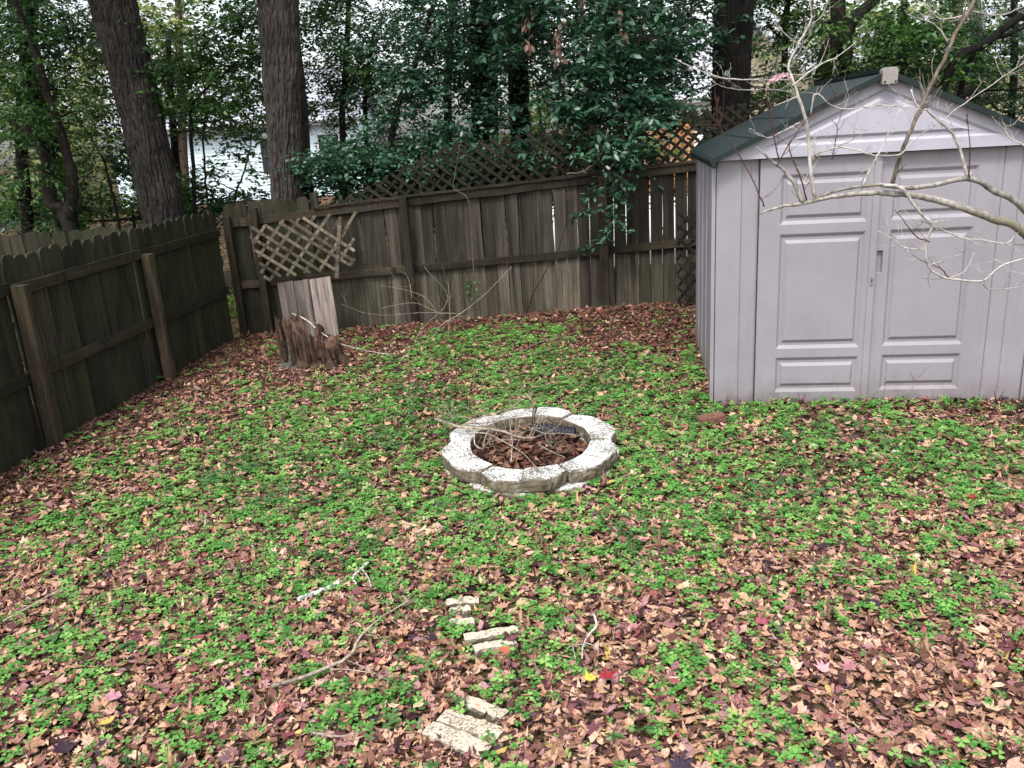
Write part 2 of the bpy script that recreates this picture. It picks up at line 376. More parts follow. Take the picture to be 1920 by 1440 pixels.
# ------------------------------------------------------------------ ground
def gz(x, y):
    x = np.asarray(x, float); y = np.asarray(y, float)
    p = np.stack([x * .9 + 50, y * .9 + 50], -1); q = p * 4
    fade = np.clip(1 - (np.hypot(x, y - 5) - 12) / 20, 0, 1)
    z = ((fbm(p, 3) - .5) * .05 + (vnoise(q, 9) - .5) * .018) * fade
    z = z + .05 * np.clip((x + 1.5) / 3.5, 0, 1) * np.clip((y - 8.8) / 1.2, 0, 1)
    return z
def build_ground():
    def axis(lo, hi, st, far):
        a = list(np.arange(lo, hi + 1e-6, st)); d = st; x = hi
        while x < far: d *= 1.35; x += d; a.append(x)
        d = st; x = lo
        while x > -far: d *= 1.35; x -= d; a.insert(0, x)
        return np.array(a)
    xs = axis(-5, 6, .08, 450); ys = axis(.5, 11.5, .08, 450)
    X, Y = np.meshgrid(xs, ys); Z = gz(X, Y)
    V = np.stack([X, Y, Z], -1).reshape(-1, 3); nx, ny = len(xs), len(ys)
    i = np.arange(nx - 1)[None, :] + nx * np.arange(ny - 1)[:, None]; i = i.ravel()
    F = np.stack([i, i + 1, i + nx + 1, i + nx], -1)
    me = fast_mesh('ground', V, F); me.materials.append(M['soil'])
    me.polygons.foreach_set('use_smooth', [True] * len(me.polygons))
    o = bpy.data.objects.new('ground', me); C.objects.link(o); o['kind'] = 'structure'; o['label'] = 'brown leaf-mould ground of the fenced back garden'
build_ground()
M['drive'] = plain('pale_concrete', (.50, .49, .47), .85, .2, 6, .12, .2)
b_ = bpy.data.meshes.new('driveway'); xs_ = [(.4, 12.9), (7.5, 12.9), (9.5, 25.5), (1.5, 25.5)]
b_.from_pydata([(x, y, .06) for x, y in xs_] + [(x, y, -.1) for x, y in xs_], [], [(0, 1, 2, 3), (0, 4, 5, 1), (1, 5, 6, 2), (2, 6, 7, 3), (3, 7, 4, 0)]); b_.update(); b_.materials.append(M['drive'])
o_ = bpy.data.objects.new('driveway', b_); C.objects.link(o_); o_['kind'] = 'structure'; o_['label'] = 'pale concrete driveway beyond the back fence'

SHED_L = np.array([1.600, 6.32]); SHED_ROT = rad(-8.6); SHED_W = 2.26; SHED_D = 2.1
sx_, sy_ = math.cos(SHED_ROT), math.sin(SHED_ROT)
RING_C = np.array([.10, 5.45]); RRX, RRY = .595, .675
def in_shed(x, y, pad=0.0):
    dx, dy = x - SHED_L[0], y - SHED_L[1]; a = dx * sx_ + dy * sy_; b = -dx * sy_ + dy * sx_
    return (a > -pad) & (a < SHED_W + pad) & (b > -pad) & (b < SHED_D + pad)
def in_ring(x, y, lo=.0, hi=1.0):
    r = np.hypot((x - RING_C[0]) / RRX, (y - RING_C[1]) / RRY); return (r < hi) & (r >= lo)
def left_x(y): return -3.24 - (9.92 - y) * .118

PAVERS = [  # two far corners / length direction, measured on the lawn
    ((868, 1312), (945, 1340), .070), ((828, 1339), (938, 1378), .085), ((800, 1363), (912, 1407), .090),
    ((870, 1197), (972, 1181), .062), ((888, 1218), (968, 1202), .060), ((836, 1128), (898, 1124), .060), ((843, 1146), (882, 1142), .052), ((842, 1168), (890, 1166), .055)]
def paver_mask(x, y):
    m = np.zeros_like(x, bool)
    for a, b, wd in PAVERS:
        A, B = G(*a)[:2], G(*b)[:2]; d = B - A; L = np.hypot(*d); d = d / L
        t = (x - A[0]) * d[0] + (y - A[1]) * d[1]; s = -(x - A[0]) * d[1] + (y - A[1]) * d[0]
        m |= (t > 0) & (t < L) & (np.abs(s) < wd * .62)
    return m

# ------------------------------------------------------------------ leaf scattering
def fan(outline, zc=0.0):
    n = len(outline); V = [(0, 0, zc)] + list(outline)
    return np.array(V, float), np.array([(0, i + 1, (i + 1) % n + 1) for i in range(n)])
def star_leaf():
    pts = []
    tips = [(-150, .62), (-88, .80), (-35, .92), (0, 1.0), (35, .92), (88, .80), (150, .62)]
    for i, (a, r) in enumerate(tips):
        pts.append((math.sin(rad(a)) * r, math.cos(rad(a)) * r, .10 * r + (.12 if i % 2 else -.02)))
        if i < 6:
            b = (a + tips[i + 1][0]) / 2; rr = .42 if 0 < i < 5 else .45
            pts.append((math.sin(rad(b)) * rr, math.cos(rad(b)) * rr, -.03))
    return fan([(x, y + .1, z) for x, y, z in pts])
def maple3():
    pts = [(0, -.55, 0), (.35, -.42, .03), (.78, -.12, .14), (.42, .0, 0), (.50, .42, .1), (.2, .34, -.02), (0, 1.0, .16), (-.2, .34, -.02), (-.50, .42, .1), (-.42, .0, 0), (-.78, -.12, .14), (-.35, -.42, .03)]
    return fan(pts, -.04)
def oval_leaf(wd=.42, curl=.25):
    V = []; F = []
    ts = [0, .25, .5, .75, 1]; ws = [0.03, .85, 1, .7, 0.02]
    for t, q in zip(ts, ws):
        y = t * 2 - 1; z = curl * (y * y) - .1
        V += [(-wd * q, y, z + .10), (0, y, z - .03), (wd * q, y, z + .10)]
    for i in range(4):
        a = i * 3
        for j in (0, 1):
            F += [(a + j, a + j + 1, a + j + 4), (a + j, a + j + 4, a + j + 3)]
    return np.array(V), np.array(F)
def clover_leaf():
    V = [(0, 0, 0)]; F = []
    for k in range(3):
        a = rad(120 * k)
        def q(x, y, z): return (x * math.cos(a) - y * math.sin(a), x * math.sin(a) + y * math.cos(a), z)
        o = len(V)
        V += [q(.30, .42, .10), q(.46, .78, .10), q(.20, 1.0, .04), q(0, .84, -.04), q(-.20, 1.0, .04), q(-.46, .78, .10), q(-.30, .42, .10)]
        F += [(0, o + i, o + i + 1) for i in range(6)]
    return np.array(V), np.array(F)
def clover_lite():
    V = [(0, 0, 0)]; F = []
    for k in range(3):
        a = rad(120 * k)
        def q(x, y, z): return (x * math.cos(a) - y * math.sin(a), x * math.sin(a) + y * math.cos(a), z)
        o = len(V)
        V += [q(.44, .62, .10), q(.26, 1.0, .05), q(0, .84, -.02), q(-.26, 1.0, .05), q(-.44, .62, .10)]
        F += [(0, o + i, o + i + 1) for i in range(4)]
    return np.array(V), np.array(F)
def instances(tmpl, pos, scale, yaw, tilt, tdir, zs=None):
    V, F = tmpl; n = len(pos); k = len(V)
    T = np.repeat(V[None], n, 0).copy()
    if zs is not None: T[:, :, 2] *= zs[:, None]
    T *= scale[:, None, None]
    c, s = np.cos(yaw)[:, None], np.sin(yaw)[:, None]
    X = T[..., 0] * c - T[..., 1] * s; Y = T[..., 0] * s + T[..., 1] * c; Z = T[..., 2]
    ax, ay = np.cos(tdir)[:, None], np.sin(tdir)[:, None]; ct, st = np.cos(tilt)[:, None], np.sin(tilt)[:, None]
    d = X * ax + Y * ay; e = -X * ay + Y * ax
    e2 = e * ct - Z * st; Z2 = e * st + Z * ct
    X2 = d * ax - e2 * ay; Y2 = d * ay + e2 * ax
    W = np.stack([X2, Y2, Z2], -1) + pos[:, None, :]
    FF = (F[None] + (np.arange(n) * k)[:, None, None]).reshape(-1, 3)
    return W.reshape(-1, 3), FF
def join_sets(sets):
    Vs, Fs, o = [], [], 0
    for V, F in sets: Vs.append(V); Fs.append(F + o); o += len(V)
    return np.concatenate(Vs), np.concatenate(Fs)
def stuff(name, V, F, m, label, parent=None):
    me = fast_mesh(name, V, F); me.materials.append(m)
    o = bpy.data.objects.new(name, me); C.objects.link(o); o['kind'] = 'stuff'; o['label'] = label
    return o

def greenness(x, y):
    p = np.stack([x + 20, y + 20], -1)
    n = .38 * fbm(p * 1.5, 21, 3) + .62 * fbm(p * 6.5, 31, 3)      # clumps
    b = .532 + 0 * x
    def bl(cx, cy, sx, sy, a): return a * np.exp(-(((x - cx) / sx) ** 2 + ((y - cy) / sy) ** 2))
    b += bl(1.3, 4.7, 1.4, .8, .13) + bl(-.4, 6.6, 1.7, .9, .12) + bl(-1.1, 5.0, 1.4, 1.2, .07) + bl(.9, 7.2, .8, .6, .06) + bl(0, 4.0, .8, .4, .06) + bl(.0, 9.1, .7, .5, .12) + bl(2.6, 5.0, .8, .4, .04)
    b += bl(1.5, 2.6, 1.1, .9, -.08) + bl(2.6, 3.3, .9, .6, -.09) + bl(-2.2, 8.6, .9, .9, -.22) + bl(1.3, 8.9, 1.3, .7, -.20) + bl(2.9, 5.75, 1.2, .22, -.12) + bl(-1.8, 2.4, .9, .6, -.03)
    b += bl(.6, 2.6, .5, .5, -.03)
    d = x - left_x(y); b -= .22 * np.clip(1 - d / (.45 + .05 * y), 0, 1) + .1 * (d < .15)
    b -= .22 * np.clip((y - 9.1) / .5, 0, 1)
    b -= .04 * np.clip((3.0 - y) / 1.2, 0, 1) * (x > -.3)
    return np.clip((n - (1 - b)) / .11 + .5, 0, 1)

def scatter_lawn():
    # candidates
    def pts(n, x0, x1, y0, y1): return RNG.uniform(x0, x1, n), RNG.uniform(y0, y1, n)
    x, y = pts(118000, -4.1, 5.4, 1.0, 10.15); xa, ya = pts(42000, -3.6, 3.8, 1.0, 4.6); x, y = np.concatenate([x, xa]), np.concatenate([y, ya])
    ok = (x > left_x(y) + .02) & ~in_shed(x, y, -.02) & ~in_ring(x, y, 0, 1.02) & (y < 9.98 + .02 * x)
    vis = np.abs(x) < .62 * y + 1.6
    ok &= vis
    x, y = x[ok], y[ok]
    pav = paver_mask(x, y); keep = ~pav | (RNG.random(len(x)) < .05); x, y, pav = x[keep], y[keep], pav[keep]
    g = greenness(x, y)
    keep = RNG.random(len(x)) < (1 - .35 * g); x, y, g, pav = x[keep], y[keep], g[keep], pav[keep]
    n = len(x); kind = RNG.random(n)
    z = gz(x, y) + RNG.uniform(.003, .040, n) + pav * .035
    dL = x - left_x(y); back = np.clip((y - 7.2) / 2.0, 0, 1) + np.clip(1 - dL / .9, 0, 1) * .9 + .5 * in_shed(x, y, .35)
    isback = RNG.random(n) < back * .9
    def torn(seed):
        q = np.random.default_rng(seed); m_ = 9; a = np.sort(q.uniform(0, 6.28, m_)); rr = q.uniform(.45, 1.0, m_); 
        return fan([(math.cos(t) * r_ * .72, math.sin(t) * r_, q.uniform(-.1, .3)) for t, r_ in zip(a, rr)], q.uniform(-.1, .1))
    spec = [(0, .045, star_leaf(), .026, .056), (.045, .15, maple3(), .020, .058), (.15, .40, oval_leaf(.46, .3), .014, .038), (.40, .56, oval_leaf(.36, .9), .014, .036), (.56, .66, oval_leaf(.24, .5), .014, .034)]
    spec += [(.66 + .0425 * q, .66 + .0425 * (q + 1), torn(q), .013, .036) for q in range(8)]
    for nm, mt, sel, lb in (('leaf_litter', M['litter'], ~isback, 'tan and pinkish brown fallen leaves covering the garden floor'), ('shade_dark_leaf_litter', M['litter_back'], isback, 'russet fallen leaves along the foot of the fences and shed, with shade in their colour')):
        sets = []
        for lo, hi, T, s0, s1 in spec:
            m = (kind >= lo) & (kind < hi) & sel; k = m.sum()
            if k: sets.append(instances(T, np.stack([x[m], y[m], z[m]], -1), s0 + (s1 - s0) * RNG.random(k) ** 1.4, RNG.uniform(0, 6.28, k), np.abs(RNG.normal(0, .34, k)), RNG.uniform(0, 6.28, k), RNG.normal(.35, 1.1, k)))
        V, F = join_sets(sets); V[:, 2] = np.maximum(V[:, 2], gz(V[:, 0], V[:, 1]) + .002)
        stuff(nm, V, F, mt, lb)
    # broken darker leaves underneath
    x, y = pts(60000, -4.1, 5.4, 1.0, 10.15)
    ok = (x > left_x(y) + .02) & ~in_shed(x, y, -.02) & ~in_ring(x, y, 0, .98) & (y < 9.98 + .02 * x) & (np.abs(x) < .62 * y + 1.6) & ~paver_mask(x, y)
    x, y = x[ok], y[ok]; n = len(x)
    T = (np.array([(0, -1, .1), (.45, -.1, -.05), (.2, .9, .15), (-.4, .3, 0)], float), np.array([(0, 1, 2), (0, 2, 3)]))
    V, F = instances(T, np.stack([x, y, gz(x, y) + RNG.uniform(.002, .016, n)], -1), RNG.uniform(.012, .034, n), RNG.uniform(0, 6.28, n), np.abs(RNG.normal(0, .3, n)), RNG.uniform(0, 6.28, n))
    stuff('leaf_crumbs', V, F, M['under'], 'dark broken leaf crumbs beneath the fallen leaves')
    # clover: clusters
    nc = 42000
    cx, cy = pts(nc, -3.9, 5.2, 1.0, 9.9)
    ok = (cx > left_x(cy) + .06) & ~in_shed(cx, cy, .03) & ~in_ring(cx, cy, 0, 1.06) & (np.abs(cx) < .62 * cy + 1.6)
    cx, cy = cx[ok], cy[ok]
    g = greenness(cx, cy)
    pav = paver_mask(cx, cy)
    keep = (RNG.random(len(cx)) < (.05 + .68 * g)) & (~pav | (RNG.random(len(cx)) < .10)); cx, cy, g = cx[keep], cy[keep], g[keep]
    k = RNG.integers(2, 6, len(cx)); X = np.repeat(cx, k); Y = np.repeat(cy, k); H = np.repeat(RNG.uniform(.018, .05, len(cx)), k)
    X = X + RNG.normal(0, .030, len(X)); Y = Y + RNG.normal(0, .030, len(Y)); n = len(X)
    SC = np.repeat(RNG.uniform(.0135, .0265, len(cx)), k) * RNG.uniform(.8, 1.2, n)
    Z = gz(X, Y) + H + RNG.uniform(-.008, .012, n) + .02 * paver_mask(X, Y)
    dark = np.repeat(fbm(np.stack([cx * 2 + 40, cy * 2 + 40], -1), 77, 3) > .64, k) & (RNG.random(len(X)) < .6)
    sets = [instances(clover_leaf(), np.stack([X[dark], Y[dark], Z[dark]], -1), SC[dark] * 1.1, RNG.uniform(0, 6.28, dark.sum()), np.abs(RNG.normal(0, .4, dark.sum())), RNG.uniform(0, 6.28, dark.sum()), RNG.uniform(-.5, 2, dark.sum()))]
    V, F = join_sets(sets); stuff('ground_ivy', V, F, M['weed'], 'darker green creeping leaves mixed into the clover')
    X, Y, Z, SC = X[~dark], Y[~dark], Z[~dark], SC[~dark]
    near = (np.hypot(X, Y) < 4.3); sets = []
    for m, T in ((near, clover_leaf()), (~near, clover_lite())):
        q = m.sum()
        sets.append(instances(T, np.stack([X[m], Y[m], Z[m]], -1), SC[m], RNG.uniform(0, 6.28, q), np.abs(RNG.normal(0, .33, q)), RNG.uniform(0, 6.28, q), RNG.uniform(-.5, 2, q)))
    V, F = join_sets(sets)
    stuff('clover', V, F, M['clover'], 'bright green three-leaved clover growing through the fallen leaves')
    # litter beyond the fences, on the woodland floor
    x, y = pts(16000, -16, 12, 10.2, 30); x2, y2 = pts(3000, -9, -4.2, 4, 12); x = np.concatenate([x, x2]); y = np.concatenate([y, y2]); ok = ~((x > .3) & (x < 9.6) & (y > 12.8) & (y < 25.6)); x, y = x[ok], y[ok]; n = len(x)
    V, F = instances(T_ := maple3(), np.stack([x, y, gz(x, y) + RNG.uniform(.005, .04, n)], -1), RNG.uniform(.04, .09, n), RNG.uniform(0, 6.28, n), np.abs(RNG.normal(0, .4, n)), RNG.uniform(0, 6.28, n))
    stuff('woodland_litter', V, F, M['under'], 'fallen leaves on the woodland floor beyond the fences')
    # fine twigs and pine straw
    b = MB()
    for _ in range(900):
        px, py = random.uniform(-3.6, 4), random.uniform(1.4, 9.9)
        if px < left_x(py) or in_shed(px, py, .03) or in_ring(px, py, 0, 1.05): continue
        a = random.uniform(0, 6.28); L = random.uniform(.03, .16); z0 = float(gz(px, py)) + .03
        q = [(px, py, z0), (px + math.cos(a) * L * .5 + random.gauss(0, .006), py + math.sin(a) * L * .5, z0 + random.uniform(0, .02)), (px + math.cos(a) * L, py + math.sin(a) * L, z0)]
        b.tube(q, [.0016, .0018, .001], 3, False)
    me = b.mesh('twig_litter'); me.materials.append(M['twiglitter']); o = bpy.data.objects.new('twig_litter', me); C.objects.link(o); o['kind'] = 'stuff'; o['label'] = 'fine broken twigs lying among the leaves'
scatter_lawn()

# ------------------------------------------------------------------ fence parts
def picket_mesh(w_, h, t, style, seed, crook=.004):
    rnd = random.Random(seed); b = MB(); hw = w_ / 2
    if style == 'round':
        top = [(hw, h - .055), (hw * .92, h - .028), (hw * .70, h - .008), (hw * .35, h + rnd.uniform(-.003, .003)), (-hw * .35, h + rnd.uniform(-.004, .003)), (-hw * .72, h - .010), (-hw * .93, h - .03), (-hw, h - .057)]
    elif style == 'dog': top = [(hw, h - .03), (hw - .025, h), (-hw + .025, h + rnd.uniform(-.004, .004)), (-hw, h - .03)]
    else: top = [(hw, h + rnd.uniform(-.004, .004)), (-hw, h + rnd.uniform(-.004, .004))]
    zs = [.33 * h, .66 * h]
    right = [(hw + rnd.uniform(-crook, crook), z) for z in zs]; left = [(-hw + rnd.uniform(-crook, crook), z) for z in reversed(zs)]
    out = [(-hw, 0), (hw, 0)] + right + top + left
    b.prism(out, 0, t); return b.mesh('picket')
def beam(L, a, b_):     # along local x
    m = MB(); m.box(0, L, -a / 2, a / 2, -b_ / 2, b_ / 2); return m.mesh('beam')
def worn_beam(L, a, b_, seed=0, k=14, amp=.004):
    rnd = np.random.default_rng(seed); V = []; F = []
    c = min(a, b_) * .12
    sec = [(-a / 2 + c, -b_ / 2), (a / 2 - c, -b_ / 2), (a / 2, -b_ / 2 + c), (a / 2, b_ / 2 - c), (a / 2 - c, b_ / 2), (-a / 2 + c, b_ / 2), (-a / 2, b_ / 2 - c), (-a / 2, -b_ / 2 + c)]
    for i in range(k + 1):
        for (p, q) in sec: V.append((L * i / k, p + rnd.normal(0, amp * .5), q + rnd.normal(0, amp * .5)))
    for i in range(k):
        for j in range(8): F.append((i * 8 + j, (i + 1) * 8 + j, (i + 1) * 8 + (j + 1) % 8, i * 8 + (j + 1) % 8))
    F.append(tuple(range(8))); F.append(tuple(k * 8 + j for j in range(7, -1, -1)))
    m = MB(); m.add(V, F); return m.mesh('beam')
def post_mesh(h, a, seed=0, rnd_top=True):
    me = worn_beam(h, a, a, seed, 12, .003)
    for v in me.vertices:
        x, y, z = v.co; v.co = (y, z, x)
    me.flip_normals(); me.update(); return me

# left fence: local x runs away from the viewer, local +y points out of the garden
A = np.array([left_x(3.7), 3.7]); B = np.array([left_x(9.86), 9.86]); d = B - A; LF = float(np.hypot(*d)); aL = math.atan2(d[1], d[0])
lf = thing('fence', 'dark mossy wooden fence of round-topped boards along the left side', 'fence', (A[0], A[1], 0), aL)
pm = [picket_mesh(.138, 1.53, .018, 'round', 40 + i) for i in range(6)]
for me in pm: me.materials.append(M['left_wood'])
x = .07; i = 0
while x < LF - .02:
    o = part('board', pm[i % 6], None, lf, (x, .055 + random.uniform(0, .006), -.02 + random.uniform(-.02, .015)), (random.gauss(0, .006), random.gauss(0, .009), 0))
    x += .138 + random.choice([.002, .004, .006, .012]); i += 1
def lfy(y): return (y - 3.7) / (9.86 - 3.7) * LF
for z in (1.27, .585):
    for a0, b0 in ((3.7, 6.25), (6.25, 8.1), (8.1, 9.84)):
        La = lfy(b0) - lfy(a0) - .006
        part('rail', worn_beam(La, .036, .092, int(a0 * 10 + z * 100)), M['left_rail'], lf, (lfy(a0) + .003, .034, z + random.uniform(-.012, .012)), (0, random.uniform(-.006, .006), 0))
for y0, h, sz in ((4.3, 1.3, .09), (6.27, 1.30, .105), (8.12, 1.26, .10)):
    part('post', post_mesh(h + .1, sz, int(y0 * 10)), M['left_post'], lf, (lfy(y0), -.04, -.1), (random.uniform(-.01, .01), random.uniform(-.012, .012), 0))

# back fence
MA = np.array([-3.22, 9.98]); MBp = np.array([4.4, 10.16]); d = MBp - MA; LM = float(np.hypot(*d)); aM = math.atan2(d[1], d[0])
mf = thing('fence', 'grey-brown board fence with lattice along the back of the garden', 'fence', (MA[0], MA[1], 0), aM)
def topz(x): return 1.33 + .057 * x       # top rail height (the rails climb to the right)
def midz(x): return .60 + .030 * x
mp_round = [picket_mesh(.138, 1.60, .018, 'round', 60 + i) for i in range(4)]
mp_flat = [picket_mesh(.140, 1.0, .018, 'flat', 70 + i, .006) for i in range(6)]
for me in mp_round: me.materials.append(M['left_wood'])
for me in mp_flat: me.materials.append(M['mid_wood'])
x = .04; i = 0
while x < LM - .05:
    lattice_zone = x > 1.02
    if lattice_zone:
        h = topz(x) + .06
        o = part('board', mp_flat[i % 6], None, mf, (x, .055 + random.uniform(0, .010), -.02), (random.gauss(0, .006), random.gauss(0, .005), random.gauss(0, .02))); o.scale = (1, 1, h)
    else:
        o = part('board', mp_round[i % 4], None, mf, (x, .055, -.02 + random.uniform(-.02, .01) - .02 * (x < .3)), (0, random.gauss(0, .006), 0))
    gap = random.choice([.002, .003, .005, .007]) if x < 4.4 else random.choice([.004, .008, .011, .015])
    x += .139 + gap; i += 1
segs = [(.0, .38), (.38, 2.04), (2.04, 4.40), (4.40, 6.2), (6.2, LM)]
for k, (a0, b0) in enumerate(segs):
    for fz, hh in ((topz, .09), (midz, .088)):
        L0 = b0 - a0 - .008; sl = (fz(b0) - fz(a0)) / (b0 - a0)
        part('rail', worn_beam(L0, .036, hh, k * 7 + int(hh * 1000)), M['mid_rail'], mf, (a0 + .004, .034, fz(a0)), (0, -math.atan(sl), 0))
for k, (a0, b0) in enumerate(segs[1:]):
    a0 = max(a0, 1.02)
    part('cap_rail', worn_beam(b0 - a0 - .01, .09, .030, k + 90), M['mid_rail'], mf, (a0 + .005, .04, topz(a0) + .066), (0, -math.atan(.057), 0))
for x0, y_, h, sz in ((.02, -.02, 1.42, .085), (.33, -.04, 1.50, .09), (2.09, -.035, 1.52, .095), (4.42, -.035, 1.62, .098), (6.2, -.03, 1.6, .09)):
    part('post', post_mesh(h + .1, sz, int(x0 * 13) + 5), M['mid_post'] if x0 > 1 else M['left_post'], mf, (x0, y_, -.1), (random.uniform(-.006, .006), random.uniform(-.008, .008), 0))
part('post', post_mesh(1.62, .088, 77), M['left_wood'], mf, (1.03, .10, 0.0), None, 'short green mossy post end above the back fence')

# lattice along the top: diagonal slats, two layers
def clip_slats(x0, x1, zlo, zhi, ang, step, clipx=None):
    out = []; dx, dz = math.cos(ang), math.sin(ang); nx, nz = -dz, dx
    # offsets along normal
    cs = [(x, z) for x in (x0, x1) for z in (0, 3)]
    vals = [x * nx + z * nz for x, z in cs]; c = min(vals)
    while c < max(vals):
        px, pz = nx * c, nz * c; ok = []
        t = -12.0
        while t < 14:
            X, Z = px + dx * t, pz + dz * t
            if x0 <= X <= x1 and zlo(X) <= Z <= zhi(X): ok.append(t)
            t += .01
        if ok and ok[-1] - ok[0] > .12: out.append((px + dx * ok[0], pz + dz * ok[0], ok[-1] - ok[0]))
        c += step
    return out
slat_cache = {}
def slat(L, w_, t, m, key=''):
    k = (round(L, 2), w_, t, key)
    if k not in slat_cache:
        b = MB(); b.box(0, k[0], -t / 2, t / 2, -w_ / 2, w_ / 2); me = b.mesh('slat'); me.materials.append(m); slat_cache[k] = me
    return slat_cache[k]
def lat_top(x): return min(1.40 + .42 * max(0, x - 1.05), 2.00 + .075 * (x - 1.7))
for ang, yy in ((rad(-38), .075), (rad(46), .090)):
    for (xs, zs, L) in clip_slats(1.06, 7.3, lambda x: topz(x) + .02, lat_top, ang, .098):
        part('lattice_slat', slat(L, .036, .009, M['slat_dark'], 'd'), None, mf, (xs, yy, zs), (0, -ang, 0))

# grey lattice scrap propped on the back fence
org = np.array([-2.93, 9.83, .62])
gl = thing('lattice_panel', 'broken silver-grey wooden lattice panel hung on the back fence left corner', 'lattice', org, aM)
def q2(u, v):
    p = P(u, v, 9.86); return p[0] - org[0], p[2] - org[2]
HULL = [(125, 262), (235, 240), (340, 222), (450, 196), (560, 184), (655, 175), (760, 165), (830, 230), (915, 395), (895, 525), (845, 565), (745, 578), (660, 590), (570, 600), (475, 612), (375, 632), (250, 660), (205, 600), (180, 500), (148, 400), (120, 322)]
def inside(x, y):
    c = False
    for (x1, y1), (x2, y2) in zip(HULL, HULL[1:] + HULL[:1]):
        if (y1 > y) != (y2 > y) and x < (x2 - x1) * (y - y1) / (y2 - y1) + x1: c = not c
    return c
def clipline(px, py, ang):
    dx, dy = math.cos(ang), math.sin(ang); ts = [t for t in range(-900, 900, 4) if inside(px + dx * t, py + dy * t)]
    if len(ts) < 12: return None
    a_, b_ = ts[0] + random.randint(-8, 8), ts[-1] + random.randint(-10, 14)
    return tuple(((px + dx * t) / 4 + 440, (py + dy * t) / 4 + 360) for t in (a_, b_))
g_l = [q for q in (clipline(150, 268 + 78 * k + random.uniform(-4, 4), rad(32 + random.uniform(-1, 1))) for k in range(-4, 7)) if q]
g_r = [q for q in (clipline(240 + 104 * k + random.uniform(-4, 4), 400, rad(-56 + random.uniform(-1.2, 1.2))) for k in range(-1, 8)) if q]
g_r.append(((668, 396), (641, 440)))
for lst, yy in ((g_l, -.012), (g_r, 0.0)):
    for k, (a, b_) in enumerate(lst):
        x0, z0 = q2(*a); x1, z1 = q2(*b_); L = math.hypot(x1 - x0, z1 - z0); an = math.atan2(z1 - z0, x1 - x0)
        part('slat', slat(L, .034, .008, M['slat_grey'], 'g'), None, gl, (x0, yy + random.uniform(-.0015, .0015), z0), (0, -an, random.uniform(-.01, .01)))
x0, z0 = q2(638, 408); x1, z1 = q2(632, 520); L = math.hypot(x1 - x0, z1 - z0)
part('batten', slat(L, .042, .014, M['slat_grey'], 'h'), None, gl, (x0, -.026, z0), (0, -math.atan2(z1 - z0, x1 - x0), 0))

# leaning bleached boards
c0 = G(530, 650); base = np.array([-2.57, 9.46, 0.0])
pl = thing('board_panel', 'bleached pale boards leaning on the back fence behind the stump', 'board panel', base, rad(9))
lean = math.atan2(.30, .66)
tb = math.atan2(.30, .66)
xw = 0
for k, (wd, sh) in enumerate(((.185, 0), (.175, .0), (.25, .004))):
    b = MB(); b.prism([(0, 0), (wd - .008, random.uniform(-.01, .005)), (wd - .005 - .008 * (k == 1), .40), (wd - .007, .71 + .006 * k), (0, .705 + .006 * k)], 0, .018)
    part('board', b.mesh('board'), M['ply'], pl, (xw + .012 * 0, -.002 * k, -.02), (-tb * .62, rad(-3), 0)); xw += wd

# dark lattice between back fence and shed
dl = thing('lattice_panel', 'dark wet lattice panel leaning between the back fence and the shed', 'lattice', (2.02, 9.78, 0), rad(6))
for ang, yy in ((rad(-40), 0.0), (rad(48), .011)):
    for (xs, zs, L) in clip_slats(0, .95, lambda x: .02 + 0 * x, lambda x: 1.18 + .1 * x, ang, .112):
        part('slat', slat(L, .036, .009, M['slat_black'], 'k'), None, dl, (xs, yy, zs), (0, -ang, 0))

# neighbours' fences
nf = thing('fence', 'old round-topped picket fence beyond the left fence, at the left edge', 'fence', (-6.6, 9.15, 0), rad(6.0))
for i in range(21):
    part('board', pm[i % 6], None, nf, (i * .147, 0, -.10 + random.uniform(-.015, .015)), (0, random.gauss(0, .01), 0))
for z in (.5, 1.15): part('rail', worn_beam(3.05, .036, .085, int(z * 50)), M['left_rail'], nf, (-.03, -.02, z))
of = thing('fence', 'orange cedar board fence far off, seen through the lattice left of the shed', 'fence', (3.7, 26.2, 0), rad(3))
om = picket_mesh(.14, 2.14, .018, 'dog', 5); om.materials.append(M['cedar'])
for i in range(16): part('board', om, None, of, (i * .147, 0, 0), (0, random.gauss(0, .005), 0))
for z in (.5, 1.6): part('rail', worn_beam(2.3, .036, .085, 3), M['cedar'], of, (-.05, .04, z))

